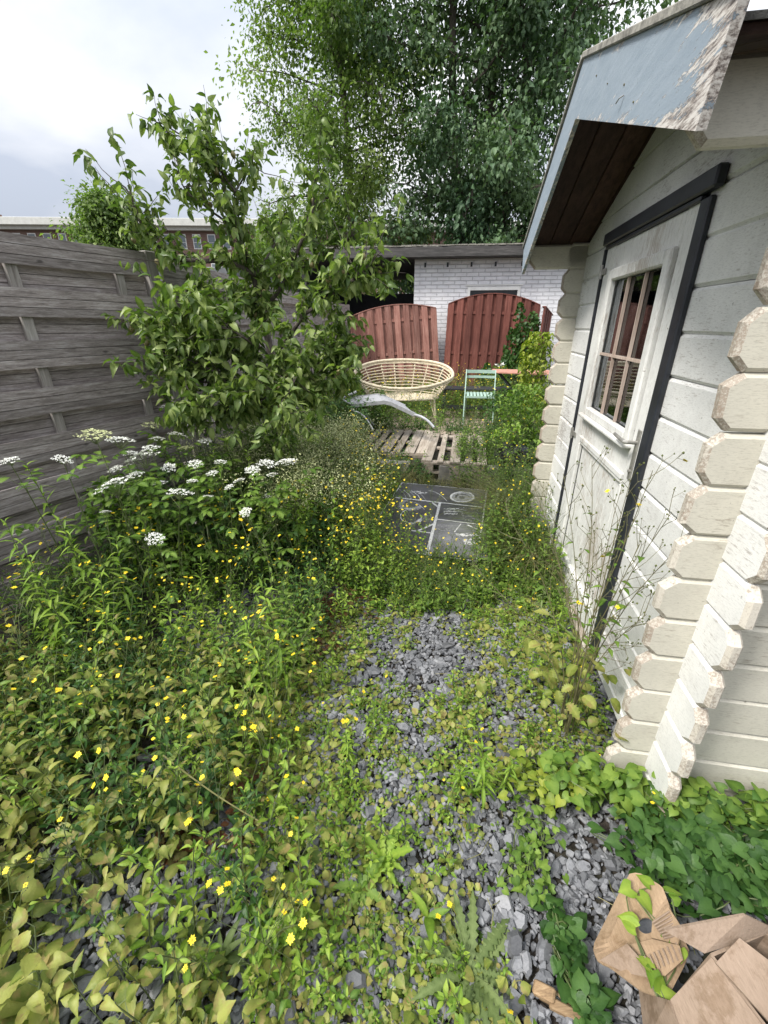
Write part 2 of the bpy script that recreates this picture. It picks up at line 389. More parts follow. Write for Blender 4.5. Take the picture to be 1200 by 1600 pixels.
tag(mb.build('ground', m, smooth=True), kind='structure')

# slate chips: one mass nobody could count
m, nt, out = nm('blue_grey_slate'); t = attr(nt); v = coords(nt)
c = ramp(nt, t, [(0, (.055, .056, .058)), (.35, (.14, .144, .152)), (.75, (.235, .240, .250)), (.95, (.29, .29, .295)), (1, (.34, .33, .30))])
c = mixc(nt, .5, c, ramp(nt, noise(nt, v, 130, 4, .7), [(.3, (.55, .55, .58)), (.7, (1.25, 1.25, 1.25))]), 'MULTIPLY')
principled(nt, out, c, .62, bump(nt, noise(nt, v, 220, 3), .0015, .6), 0, .4); M['slate'] = m
def chip(seed):
    r = np.random.default_rng(seed); n = r.integers(5, 8); an = np.sort(r.uniform(0, 2*PI, n)+0); an = np.arange(n)*2*PI/n+r.uniform(-.35, .35, n)
    rad = r.uniform(.7, 1.1, n); ex = r.uniform(1.1, 1.9)
    p = np.stack([np.cos(an)*rad*ex*.5, np.sin(an)*rad*.5], 1); h = r.uniform(.14, .30)
    lo = np.c_[p*.85, np.full(n, -h)]; mi = np.c_[p, r.uniform(-.1, .1, n)*h]; hi = np.c_[p*r.uniform(.62, .85)+r.uniform(-.06, .06, 2), np.full(n, h)+r.uniform(-.09, .09)*p[:, 0]]
    f = []
    for k in (0, 1):
        for i in range(n): j = (i+1) % n; f.append((k*n+i, k*n+j, (k+1)*n+j, (k+1)*n+i))
    f.append(tuple(2*n+i for i in range(n)))
    return mk(np.concatenate([lo, mi, hi]), f, 0, 0.0)
chips = [chip(s) for s in range(14)]
mb = MB()
def gravel_w(x, y):
    w = np.ones_like(x)
    w *= np.clip((x+1.15+.15*np.sin(4*y))/.25, 0.0, 1)
    w *= np.clip((3.1-y)/.5, .12, 1)
    return w
NG = 54000
x = U(-1.25, 1.45, NG); y = U(.15, 3.3, NG)**1.0; k = rng.random(NG) < gravel_w(x, y); x, y = x[k], y[k]
loc = (x-.965)*.9866-(y-1.05)*.1633; ly = (x-.965)*.1633+(y-1.05)*.9866
k = ~((loc > .02) & (ly > 0)); x, y = x[k], y[k]
z = gz(x, y)+rng.random(len(x))**1.5*.020-.004
wh = rng.integers(0, 14, len(x))
for q in range(14):
    s_ = wh == q; n_ = s_.sum()
    mb.stamp(chips[q], np.c_[x, y, z][s_], tiltm(n_, .38) @ rotz(U(0, 2*PI, n_)), np.exp(rng.normal(math.log(.0165), .40, n_)), np.clip(rng.beta(2.2, 2.6, n_), 0, 1))
tag(mb.build('slate_gravel', M['slate']), 'loose blue-grey slate chips covering the garden path between the weeds', 'gravel', kind='stuff')

# ------------------------------------------------------------------ weathered fence
def fence_panel(parent, L, ztop, tilt=0, seed=0):
    r = np.random.default_rng(seed)
    mb = MB(); pitch = .257; n = 8
    for i in range(n):
        zc = ztop-.0725-i*pitch
        for kind in (0, 1):
            c = zc-(.128 if kind else 0); yo = -.030 if kind == 0 else .022
            if c < .04: continue
            h = .146 if kind == 0 else .150; segs = 8
            j = r.uniform(-.006, .006); bow = r.uniform(-.010, .010); cup = r.uniform(.004, .014)*(1 if kind == 0 else -.6)
            for b0 in range(3):                        # each board: three planed strips with fine grooves
                za = c-h/2+b0*h/3+.0016; zb = c-h/2+(b0+1)*h/3-.0016
                vs = []; fs = []
                for s_ in range(segs+1):
                    xx = L*s_/segs; dz = j*(s_/segs-.5)*2+bow*math.sin(PI*s_/segs); dy = yo-cup*math.sin(2*PI*s_/segs*1.0)*.8
                    vs += [(xx, dy-.007, za+dz), (xx, dy-.007, zb+dz), (xx, dy+.007, zb+dz), (xx, dy+.007, za+dz)]
                for s_ in range(segs):
                    o = s_*4
                    for q in range(4): fs.append((o+q, o+4+q, o+4+(q+1) % 4, o+(q+1) % 4))
                fs += [(0, 1, 2, 3), tuple(segs*4+q for q in (3, 2, 1, 0))]
                mb.add(vs, fs, 0, r.uniform(.25, .95))
            vs = []
            for s_ in range(segs+1):
                xx = L*s_/segs; dz = j*(s_/segs-.5)*2+bow*math.sin(PI*s_/segs); dy = yo-cup*math.sin(2*PI*s_/segs)*.8+.004; vs += [(xx, dy, c-h/2+.003+dz), (xx, dy, c+h/2-.003+dz)]
            mb.add(vs, [(2*q_, 2*q_+2, 2*q_+3, 2*q_+1) for q_ in range(segs)], 0, .0)
    o = mb.build('board_panel', M['fence'], parent)
    for bx in ((.30, .93, 1.52) if L > 1.5 else (.4, L-.4)):
        b = MB(); b.box((bx, -.004, ztop/2+.03), (.055, .030, ztop-.14), mat=0, bev=.003)
        b.build('batten', M['post'], parent)
        # back battens hold the rear boards
    return o
def fence(name_lab, p0, p1, ztop0, ztop1, nposts, seed, back=0.0):
    p0 = np.array(p0); p1 = np.array(p1); d = p1-p0; Ltot = np.linalg.norm(d); az = math.atan2(d[1], d[0])
    e = empty('wooden_fence', (p0[0], p0[1], 0), az, name_lab, 'fence')
    seg = Ltot/nposts
    for i in range(nposts):
        zt = ztop0+(ztop1-ztop0)*(i+.5)/nposts
        sub = bpy.data.objects.new('fence_panel', None)
        mb_parent = e
        o = fence_panel(e, seg-.09, zt, seed=seed+i)
        for ch in list(e.children):
            if ch.location.x == 0 and ch.get('_set') is None:
                ch.location.x = i*seg+.045; ch['_set'] = 1
        bpy.data.objects.remove(sub)
    for i in range(0 if seed == 3 else 1, nposts+1):
        zt = ztop0+(ztop1-ztop0)*i/nposts
        b = MB(); b.box((0, 0, (zt+.02)/2), (.078, .078, zt+.02), bev=.006)
        o = b.build('post', M['post'], e, loc=(i*seg, 0.0, 0)); o['_set'] = 1
        if i == (nposts if seed == 3 else -9):
            w = MB()
            an = np.linspace(0, 8*PI, 60); w.tube([(.046*np.sign(math.cos(q_))*min(1, abs(math.cos(q_))*1.5), .046*np.sign(math.sin(q_))*min(1, abs(math.sin(q_))*1.5), zt-.20-.012*q_+.02*math.sin(q_)) for q_ in an], .0009, 4)
            w.build('tie_wire', M['stemdark'], o)
    for ch in e.children:
        if '_set' in ch: del ch['_set']
    return e
PA = np.array([-1.59, 3.29]); dA = np.array([-.467, -.884])
fence('grey weathered horizontal board fence nearest the camera at the left edge', PA+dA*1.80*2, PA, 2.05, 2.03, 2, 3)
PB = np.array([-1.575, 3.31])
fence('grey weathered board fence running behind the pear tree to the back wall', PB, (-.70, 8.95), 2.02, 1.93, 3, 7)

# ------------------------------------------------------------------ log cabin
CAB = empty('garden_log_cabin', (.965, 1.05, 0), -math.radians(9.4), 'white and cream log cabin shed with dark-framed half-glazed door and flaking blue bargeboard', 'shed')
Wd = 2.16; RH = .147; Z0 = 1.936-13*RH; SL = .355; DP = 2.6
def log(mb, poly, a0, a1, axes, ins=.011, mat=0, both=True, tint=.5):
    p = np.array(poly, float); n = len(p)
    if n < 3: return
    p = p+cr.normal(0, .0018, p.shape); ctr_ = p.mean(0)
    q = inset_poly(p, ins); sg = 1 if a1 > a0 else -1
    def ring(w, a): v = np.zeros((n, 3)); v[:, axes[0]] = w[:, 0]; v[:, axes[1]] = w[:, 1]; v[:, axes[2]] = a; return v
    R = [ring(q, a0), ring(p, a0+sg*ins), ring(p, a1-sg*ins), ring(q, a1)]
    f = [tuple(range(n))]; mats = [mat]
    for k in range(3):
        for i in range(n): j = (i+1) % n; f.append((k*n+i, (k+1)*n+i, (k+1)*n+j, k*n+j)); e_ = p[j]-p[i]; mats.append(1 if abs(e_[1]) > .6*abs(e_[0]) and min(p[i][0], p[j][0]) < -.02 else mat)
    f.append(tuple(3*n+i for i in range(n))[::-1]); mats.append(mat)
    mb.put(mk(np.concatenate(R), f, np.array(mats), tint))
def tip(a, b, z0, z1, c=.034):
    return [(a, z0+c), (a+c, z0), (b, z0), (b, z1), (a+c, z1), (a, z1-c)]
def tips(a, b, z0, z1, c=.034):
    return [(a, z0+c), (a+c, z0), (b-c, z0), (b, z0+c), (b, z1-c), (b-c, z1), (a+c, z1), (a, z1-c)]
g = MB(); cr = np.random.default_rng(5)
# gable wall with the door, rows half a log lower than the side walls
z = Z0-RH/2
k = 0
while z < 2.50:
    z0 = max(z, .028); z1 = z+RH
    if z1-z0 > .03:
        e_ = cr.uniform(-.006, .006)
        if z1 < 2.02: poly = tips(-.155+e_, Wd+.19, z0, z1, min(.034, (z1-z0)*.4))
        else: poly = [(-.10, z0), (Wd+.14, z0), (Wd+.14, z1), (-.10, z1)]
        poly = clip(clip(poly, -SL, 1, 2.085), SL, 1, 2.085+SL*Wd)
        if z0 < 1.98 and z1 > .07:
            A = clip(poly, 1, 0, .655); B = clip(poly, -1, 0, -1.69)
            log(g, A, 0, .04, (1, 2, 0)); log(g, B, 0, .04, (1, 2, 0))
            if z1 > 1.98: log(g, clip(clip(clip(poly, 0, -1, -2.0), -1, 0, -.655), 1, 0, 1.69), 0, .04, (1, 2, 0))
            if z0 < .07: pass
        else:
            log(g, poly, 0, .04, (1, 2, 0))
    z += RH; k += 1
gw = g.build('gable_wall', [M['white'], M['endgrain']], CAB)
def side(name, y0, y1, mat):
    g = MB(); z = Z0
    while z < 1.94:
        log(g, tips(-.126+cr.uniform(-.006, .006), DP+.15, z, z+RH), y0, y1, (0, 2, 1)); z += RH
    log(g, [(-.36, 1.990), (-.315, 1.938), (DP+.2, 1.938), (DP+.2, 2.075), (-.36, 2.075)], y0, y1, (0, 2, 1))
    g.box(((DP)/2, (y0+y1)/2, .012), (DP, .03, .06))
    return g.build(name, [mat, M['endgrain']], CAB)
side('side_wall', 0, .04, M['cream']); side('side_wall', Wd, Wd+.04, M['cream'])
g = MB(); log(g, clip(clip([(0, .03), (Wd, .03), (Wd, 2.6), (0, 2.6)], -SL, 1, 2.08), SL, 1, 2.08+SL*Wd), DP, DP+.04, (1, 2, 0)); g.build('back_wall', M['cream'], CAB)
# bevelled bare wood ends on the near corner (knife-worn chamfers)
# roof deck boards run down the slope, felt above
th = math.atan(SL); Yc = Wd/2; run = 1.20/math.cos(th)
for sgn, nm_ in ((-1, 'roof_slope'), (1, 'roof_slope')):
    d = MB(); r0 = np.random.default_rng(3); w = .118; x = -.355
    zr = 2.095+SL*Yc
    while x < DP+.3:
        a = np.array([x+w/2, Yc+sgn*.0, zr+.009]); b = np.array([x+w/2, Yc+sgn*1.185, zr+.009-SL*1.185])
        d.beam(a, b, w-.004, .018, (0, 0, 1), tint=r0.uniform(0, 1), bev=.004); x += w
    o = d.build(nm_, M['soffit'], CAB)
    f = MB(); a = np.array([DP/2, Yc-sgn*.01, zr+.0265]); b = np.array([DP/2, Yc+sgn*1.20, zr+.0265-SL*1.21]); f.beam(a, b, DP+.74, .010)
    f.build('roofing_felt', M['felt'], o)
def flake():
    m, nt, out = nm('flaking_blue_bargeboard'); o = coords(nt); sep = nt.nodes.new('ShaderNodeSeparateXYZ'); nt.links.new(o, sep.inputs[0]); y, z = sep.outputs[1], sep.outputs[2]
    v = coords(nt, (8, 1.6, 10)); n1 = noise(nt, v, 3.2, 9, .72, .3); n2 = noise(nt, coords(nt, (8, 2, 14)), 9, 6, .75)
    ends = math_(nt, 'SUBTRACT', .27, math_(nt, 'MULTIPLY', math_(nt, 'ADD', y, .13), 1.05), True)                       # paint has gone from the lower end
    dist = math_(nt, 'SUBTRACT', z, math_(nt, 'SUBTRACT', 2.352, math_(nt, 'MULTIPLY', math_(nt, 'ABSOLUTE', math_(nt, 'SUBTRACT', y, 1.08)), .355)))
    lowe = math_(nt, 'MULTIPLY', math_(nt, 'SUBTRACT', .035, dist, True), 5.5)                                            # and along the bottom edge
    upe = math_(nt, 'MULTIPLY', math_(nt, 'SUBTRACT', dist, .150, True), 6)
    f = math_(nt, 'ADD', math_(nt, 'ADD', ends, lowe), math_(nt, 'ADD', upe, math_(nt, 'MULTIPLY', math_(nt, 'SUBTRACT', math_(nt, 'ADD', math_(nt, 'MULTIPLY', n1, .6), math_(nt, 'MULTIPLY', n2, .4)), .5), 1.9)))
    mask = ramp(nt, f, [(.20, (0, 0, 0)), (.225, (1, 1, 1))])
    blue = ramp(nt, n1, [(.3, (.235, .29, .345)), (.7, (.32, .375, .43))]); bare = ramp(nt, n2, [(.38, (.09, .075, .07)), (.47, (.34, .30, .27)), (.56, (.62, .59, .55))])
    c = mixc(nt, mask, blue, bare); sc = ramp(nt, noise(nt, coords(nt, (6, 10, 2.2)), 7, 5, .8), [(.66, (1, 1, 1)), (.70, (.25, .22, .2))]); c = mixc(nt, 1.0, c, sc, 'MULTIPLY')
    principled(nt, out, c, .6, bump(nt, math_(nt, 'ADD', math_(nt, 'MULTIPLY', mask, -.6), math_(nt, 'MULTIPLY', n2, .5)), .003, .9), 0, .3); return m
M['bargepaint'] = flake()
# bargeboards: blue paint with the paint gone along the lower end
m = M['blue']
def barge(sgn):
    b = MB(); ct = 1.0
    ye = Yc+sgn*1.21
    zb = lambda y: 2.352-SL*abs(y-Yc)
    wv = .168/math.cos(th)
    e = .168*math.sin(th)
    poly = [(Yc, zb(Yc)), (Yc, zb(Yc)+wv), (ye+sgn*e*.9, zb(ye)+.168*math.cos(th)-SL*e*0), (ye, zb(ye))]
    b.prism(poly, -.382, -.364, axes=(1, 2, 0))
    o = b.build('bargeboard', [M['bargepaint'], M['black']], CAB); o.data.polygons[2 + 0].material_index = 0
    for p_ in o.data.polygons:
        if abs(p_.normal.y) > .8 and sgn*p_.normal.y > 0: p_.material_index = 1
    c = MB(); q0 = Yc+sgn*.003; q1 = ye+sgn*e
    c.beam((-.372, q0, zb(q0)+wv+.010), (-.372, q1, zb(q1)+wv+.010), .040, .020, bev=.003)
    c.build('roof_edge_strip', M['moss'], o)
    return o
bn = barge(-1); bf = barge(1)
# door
O = empty  # alias
dm = MB(); X0, X1 = -.008, .030
dm.box(((X0+X1)/2, .715, 1.03), (X1-X0, .104, 1.90), bev=.003); dm.box(((X0+X1)/2, 1.602, 1.03), (X1-X0, .150, 1.90), bev=.003)
dm.box(((X0+X1)/2, 1.147, 1.918), (X1-X0-.002, .755, .118), bev=.003); dm.box(((X0+X1)/2, 1.147, 1.053), (X1-X0-.002, .755, .135), bev=.003)
dm.box(((X0+X1)/2, 1.147, .15), (X1-X0-.002, .755, .14), bev=.003)
dr = MB()
for i in range(7): dr.box((.014, .79+.108*i+.01, .60), (.012, .106, .77), tint=cr.uniform(.2, .8), bev=.002)
door = dm.build('door', M['door'], CAB)
dr.build('lower_panel', M['door'], door)
mo = MB()
for (y0_, y1_, z0_, z1_, x_) in ((.775, 1.515, .955, .985, -.020), (.775, 1.515, .935, .953, -.013), (.765, .785, .22, .935, -.014), (1.512, 1.530, .22, .935, -.014), (.785, 1.51, .205, .225, -.014)):
    mo.box(((x_+.01)/2, (y0_+y1_)/2, (z0_+z1_)/2), (.01-x_, y1_-y0_, z1_-z0_), bev=.004)
mo.build('panel_moulding', M['door'], door)
# window in the door
w = MB()
for (y0_, y1_, z0_, z1_) in ((.775, .832, 1.12, 1.865), (1.458, 1.515, 1.12, 1.865), (.832, 1.458, 1.81, 1.865), (.832, 1.458, 1.12, 1.165)):
    w.box((-.012, (y0_+y1_)/2, (z0_+z1_)/2), (.034, y1_-y0_, z1_-z0_), bev=.007)
w.box((-.024, 1.145, 1.112), (.05, .76, .020), bev=.006)
win = w.build('window_frame', M['door'], door)
gl = MB()
for y_ in (1.040, 1.250): gl.box((-.003, y_, 1.487), (.014, .008, .643))
gl.box((-.003, 1.145, 1.455), (.0145, .625, .012))
gl.build('glazing_bar', M['barwood'], win)
m, nt, out = nm('window_glass'); gg = nt.nodes.new('ShaderNodeBsdfGlossy'); gg.inputs['Roughness'].default_value = .03; gg.inputs[0].default_value = (.9, .95, 1, 1)
tr = nt.nodes.new('ShaderNodeBsdfTransparent'); tr.inputs[0].default_value = (.75, .78, .76, 1)
fr = nt.nodes.new('ShaderNodeFresnel'); fr.inputs[0].default_value = 1.5
mx = nt.nodes.new('ShaderNodeMixShader'); nt.links.new(math_(nt, 'ADD', math_(nt, 'MULTIPLY', fr.outputs[0], 1.2), .03), mx.inputs[0]); nt.links.new(tr.outputs[0], mx.inputs[1]); nt.links.new(gg.outputs[0], mx.inputs[2]); nt.links.new(mx.outputs[0], out.inputs[0]); M['glass'] = m
p = MB(); p.box((.008, 1.145, 1.487), (.004, .626, .645)); p.build('pane', M['glass'], win)
M['curtain'] = wood('red_brown_blind', (.16, .065, .045), (.07, .03, .022), (.25, .12, .09), (16, 16, 1), 3, knots=False, tintamt=.9)
c_ = MB()
for i in range(9): c_.box((.07+.004*(i % 2), .83+i*.076, 1.49), (.010, .072, .66), tint=cr.uniform(0, 1))
c_.build('blind', M['curtain'], win)
# black trim
t_ = MB(); t_.box((-.010, .626, 1.01), (.022, .066, 1.94), bev=.005); t_.build('door_trim', M['black'], CAB)
t_ = MB(); t_.box((-.010, 1.690, 1.01), (.024, .014, 1.94), bev=.003); t_.build('door_trim', M['black'], CAB)
t_ = MB(); t_.box((-.017, 1.130, 2.024), (.034, 1.14, .060), bev=.006); t_.box((-.011, 1.170, 1.985), (.021, 1.02, .016), bev=.003); t_.build('lintel', M['black'], CAB)
t_ = MB(); t_.box((.0, 1.16, .045), (.07, 1.0, .035), bev=.004); t_.build('threshold', M['endgrain'], CAB)
for zz in (1.87, .96):
    h = MB(); h.tube([(-.020, 1.688, zz-.035), (-.020, 1.688, zz+.035)], .009, 10); h.box((-.014, 1.655, zz), (.006, .06, .03), bev=.001)
    h.build('hinge', M['steel'], door)
h = MB(); h.box((-.012, .705, 1.09), (.006, .030, .22), bev=.002); h.tube([(-.012, .705, 1.145), (-.052, .705, 1.145), (-.060, .715, 1.145), (-.062, .76, 1.146), (-.060, .84, 1.150)], [.008, .008, .009, .008, .007], 10)
h.tube([(-.010, .705, 1.02), (-.022, .705, 1.02)], .007, 10); h.build('handle', M['steel'], door)
# short wooden stake / foundation ends under the corner
b = MB(); b.box((.05, .02, .0), (.12, .12, .05)); b.build('footing', M['concrete'], CAB)

# ------------------------------------------------------------------ white outbuilding with open bay
OB = empty('white_brick_outbuilding', (.58, 9.2, .12), -math.radians(7), 'low flat-roofed white painted brick outbuilding with an open dark bay at its left end', 'outbuilding')
m, nt, out = nm('white_painted_brick'); v = coords(nt, (1, 1, 1))
sep = nt.nodes.new('ShaderNodeSeparateXYZ'); nt.links.new(v, sep.inputs[0]); cb = nt.nodes.new('ShaderNodeCombineXYZ')
nt.links.new(math_(nt, 'ADD', sep.outputs[0], sep.outputs[1]), cb.inputs[0]); nt.links.new(sep.outputs[2], cb.inputs[1])
br = nt.nodes.new('ShaderNodeTexBrick'); br.inputs['Scale'].default_value = 1; br.inputs['Brick Width'].default_value = .22; br.inputs['Row Height'].default_value = .068; br.inputs['Mortar Size'].default_value = .008; br.inputs['Mortar Smooth'].default_value = .6
br.inputs['Color1'].default_value = (.86, .86, .88, 1); br.inputs['Color2'].default_value = (.80, .80, .83, 1); br.inputs['Mortar'].default_value = (.68, .68, .70, 1)
dn = noise(nt, v, 6, 4); nt.links.new(cb.outputs[0], br.inputs['Vector'])
c = mixc(nt, .7, br.outputs['Color'], ramp(nt, noise(nt, v, 3, 6, .7), [(.3, (.72, .72, .74)), (.6, (1, 1, 1))]), 'MULTIPLY')
principled(nt, out, c, .8, bump(nt, math_(nt, 'ADD', math_(nt, 'MULTIPLY', br.outputs['Fac'], -1), math_(nt, 'MULTIPLY', noise(nt, v, 40, 4), .6)), .012, 1)); M['wbrick'] = m
H = 2.60
def wallbox(x0, x1, z0, z1, y0=0, y1=.11): return ((x0+x1)/2, (y0+y1)/2, (z0+z1)/2), (x1-x0, y1-y0, z1-z0)
g = MB()
for a_ in ((0, 1.06, 0, H), (1.06, 1.96, 2.12, H), (1.06, 1.96, 0, 1.15), (1.96, 4.2, 0, H)): g.box(*wallbox(*a_))
g.box((.055, 1.86, H/2), (.11, 3.5, H)); g.box((4.145, 1.86, H/2), (.11, 3.5, H)); g.box((2.1, 3.66, H/2), (4.2, .1, H-.002))
g.build('wall', M['wbrick'], OB)
vt = MB()
for x_ in (.20, .62, 1.06, 1.50, 1.98):
    vt = MB(); vt.box((x_, -.003, 2.51), (.035, .02, .075)); vt.build('vent', M['plastic'], OB)
wf = MB()
for a_ in ((1.02, 2.0, 2.08, 2.14), (1.02, 1.07, 1.12, 2.08), (1.95, 2.0, 1.12, 2.08)): wf.box(*wallbox(*a_, y0=-.02, y1=.06))
M['whitepaint'] = plain('white_gloss_paint', (.72, .72, .70), .4, .1, 10)
wf.box((1.51, .02, 2.165), (1.06, .09, .02))
o = wf.build('window', M['whitepaint'], OB)
m, nt, out = nm('dark_window'); principled(nt, out, (.03, .035, .04), .08); M['dwin'] = m
pn = MB(); pn.box((1.51, .05, 1.6), (.88, .01, .96)); pn.build('pane', M['dwin'], o)
rf = MB(); rf.box((.95, 1.75, H+.085), (6.7, 4.1, .17), bev=.01)
M['fascia'] = wood('dark_fascia', (.085, .08, .078), (.03, .03, .03), (.17, .16, .155), (1, 14, 14), 3, knots=False)
o = rf.build('roof', M['fascia'], OB)
fe = MB(); r0 = np.random.default_rng(8)
for i in range(90):
    fe.box((-2.3+i*.073+r0.uniform(-.02, .02), -.28+r0.uniform(-.005, .01), H+.178+r0.uniform(0, .008)), (r0.uniform(.10, .13), .05, r0.uniform(.012, .03)), tint=r0.random())
fe.build('felt_edge', M['moss'], o)
g = MB(); g.box((-1.15, 3.5, 1.12), (2.3, .08, 2.24)); g.box((-2.25, 1.8, 1.25), (.08, 3.5, 2.5)); g.build('bay_boarding', M['darkmetal'], OB)
g = MB(); g.box((-2.15, -.05, 1.29), (.09, .09, 2.58)); g.build('bay_post', M['fascia'], OB)
g = MB(); g.box((-.50, 2.2, .65), (.75, .5, 1.3)); g.box((-.50, 2.2, 1.33), (.8, .55, .04)); g.build('store_cupboard', M['darkmetal'], OB)

# neighbour's low shed beyond the left fence
NS = empty('neighbour_shed', (-2.6, 7.9, 0), math.radians(82), 'low white rendered shed with a grey flat roof behind the left fence', 'shed')
g = MB(); g.box((0, 0, 1.08), (3.2, 1.6, 2.16)); g.build('wall', M['wbrick'], NS)
g = MB(); g.box((0, 0, 2.22), (3.4, 1.9, .10), bev=.01); g.build('roof', plain('grey_roof_edge', (.13, .14, .15), .6), NS)

# ------------------------------------------------------------------ red arched panels
def red_panel(name, label, loc, rz, W, Hs, rise, rolly, leanx, mat, gap=0.0, seed=1, n=19):
    e = empty(name, loc, rz, label, 'fence panel'); e.rotation_euler = (leanx, rolly, rz)
    r = np.random.default_rng(seed); g = MB(); bw = W/n
    for i in range(n):
        x0 = i*bw-(.012 if i % 2 == 0 else -.002); x1 = (i+1)*bw+(.012 if i % 2 == 0 else -.002)
        def top(x): u = (x/W-.5)*2; return Hs+rise*(1-u*u)
        yo = -.022 if i % 2 == 0 else .012
        xs = [x0, (x0+x1)/2, x1]
        poly = [(x0, r.uniform(0, .01)), (x1, r.uniform(0, .01)), (x1, top(x1)), (xs[1], top(xs[1])), (x0, top(x0))]
        g.prism(poly, yo-.008, yo+.008, tint=r.uniform(0, 1), inset=0)
        if r.random() < .0: pass
    g.build('board_infill', mat, e)
    for zz in (.28, .95, Hs-.14):
        g = MB(); g.box((W/2, -.003, zz), (W, .019, .05), bev=.002); g.build('rail', mat, e)
    g = MB(); xs = np.linspace(-.005, W+.005, 15); P = [(x, -.006, Hs+rise*(1-((x/W-.5)*2)**2)+.006) for x in xs]
    for a_, b_ in zip(P[:-1], P[1:]): g.beam(a_, b_, .062, .014, (0, 0, 1))
    g.build('top_cap', mat, e)
    return e
M['red'].name
red_panel('red_fence_panel', 'dark red arched board panel with ivy climbing its right side, leaning on the white wall', (1.17, 8.72, .16), -math.radians(7), 1.66, 1.80, .18, math.radians(1.0), -math.radians(4), M['red'], seed=4)
red_panel('red_fence_panel', 'faded pinkish red arched board panel standing askew behind the rattan bench', (-.50, 8.80, .06), -math.radians(3), 1.64, 1.68, .13, -math.radians(5.5), -math.radians(4), M['redpale'], seed=9)
red_panel('red_fence_panel', 'narrow dark red board panel seen edge-on past the far corner of the cabin', (2.52, 7.5, .16), math.radians(62), .9, 1.72, .0, math.radians(7), math.radians(0), M['red'], seed=12, n=8)

# ------------------------------------------------------------------ kerb blocks and pavers
for i, (xa, xb, lab) in enumerate(((-.15, .30, 'weathered concrete kerb block half buried in weeds left of the printed panel'), (.62, 1.10, 'weathered concrete kerb block right behind the printed panel'), (1.14, 1.62, 'weathered concrete kerb block nearest the cabin'))):
    g = MB(); g.box((0, 0, 0), (xb-xa, .12, .22), bev=.012)
    o = g.build('kerb_block', M['concrete'], loc=((xa+xb)/2, float(kerb_y((xa+xb)/2)), .055), rot=(0, 0, -math.radians(9.6)+.02*i)); tag(o, lab, 'kerb block')
g = MB(); r0 = np.random.default_rng(2)
pave = MB()
for i in range(8):
    for j in range(6):
        pave.box((.2+i*.31, 6.2+j*.31-.04*i, .152+r0.uniform(-.006, .006)), (.30, .30, .05), rotz(-.17)[0], tint=r0.random(), bev=.004)
tag(pave.build('patio', M['slab']), kind='structure')

# ------------------------------------------------------------------ printed slate-coloured panel on the ground
c4 = lambda zx, zy: G(600+zx*.15833, 740+zy*.15833, .075)
TL, TR, BR = c4(175, 82), c4(1022, 160), c4(1032, 858)
ux = norm(TR-TL); Wb = float(np.linalg.norm(TR-TL)); uy = np.array([-ux[1], ux[0], 0]); Hb = 1.46
ctr = TL+ux*Wb/2-uy*Hb/2; ang = math.atan2(ux[1], ux[0])
BE = empty('printed_ground_panel', (ctr[0], ctr[1], .040), ang, 'dark slate-grey panel with white printed lines and circles lying flat in the weeds', 'panel')
def bl(zx, zy): p = c4(zx, zy)-ctr; return np.array([p @ ux, p @ uy, 0])
g = MB(); g.box((0, 0, .015), (Wb, Hb, .028), bev=.002); g.build('sheet', M['board'], BE)
def line(pts, wd, z=.0305, mat='chalk', name='printed_line', closed=False, par=BE):
    P = np.array(pts)[:, :2]; n = len(P); tg = np.gradient(P, axis=0) if not closed else np.roll(P, -1, 0)-np.roll(P, 1, 0)
    nn = norm(np.c_[-tg[:, 1], tg[:, 0]]); wd = np.broadcast_to(np.asarray(wd, float), (n,))[:, None]
    A = np.c_[P+nn*wd/2, np.full(n, z)]; B = np.c_[P-nn*wd/2, np.full(n, z)]
    f = [(i, i+1, n+i+1, n+i) for i in range(n-1)]+([(n-1, 0, n, 2*n-1)] if closed else [])
    g = MB(); g.add(np.concatenate([A, B]), f); return g.build(name, M[mat], par)
def smooth_pts(a, b, k=2): return [a+(b-a)*t for t in np.linspace(0, 1, k)]
g = MB(); hx, hy = Wb/2-.006, Hb/2-.006
line([(-hx, hy), (hx, hy), (hx, -hy), (-hx, -hy)], .016, .0300, closed=True)
line(smooth_pts(bl(112, 232), bl(985, 330)), .020, .0312)
line(smooth_pts(bl(552, 285), bl(425, 790)), .024, .0318)
line(smooth_pts(bl(522, 445), bl(1010, 505)), .018, .0312)
line(smooth_pts(bl(490, 492), bl(335, 560)), .020, .0310); line(smooth_pts(bl(270, 557), bl(470, 582)), .016, .0314)
line(smooth_pts(bl(475, 280), bl(535, 325)), .020, .0306); line(smooth_pts(bl(760, 490), bl(695, 572)), .008, .0306)
line(smooth_pts(bl(825, 500), bl(945, 560)), .020, .0306)
def circ(cx, cy, rx, ry, wd, mat='chalk', a0=0, a1=360, z=.0308, wob=0):
    an = np.radians(np.linspace(a0, a1, 40)); r0 = np.random.default_rng(int(cx))
    p = [bl(cx+rx*math.cos(q)*(1+wob*r0.normal()), cy+ry*math.sin(q)*(1+wob*r0.normal())) for q in (an if a1-a0 < 360 else an[:-1])]
    w_ = wd if not wob else np.abs(r0.normal(wd, wd*.4, len(p)))
    return line(p, w_, z, mat, closed=(a1-a0 >= 360), name='printed_ring')
circ(772, 226, 112, 50, .020); circ(772, 226, 92, 40, .045, 'chalkfaint', z=.0303, wob=.03); circ(772, 232, 45, 22, .03, 'chalkfaint', z=.0304, wob=.05)
circ(268, 415, 104, 68, .010, 'chalk', 0, 250, wob=.01); circ(268, 420, 100, 66, .030, 'chalk', 20, 95, z=.0306, wob=.02)
circ(268, 300, 95, 45, .05, 'chalkfaint', 20, 250, z=.0304, wob=.05); circ(245, 335, 80, 8, .02, 'chalk', 0, 180, wob=.04)
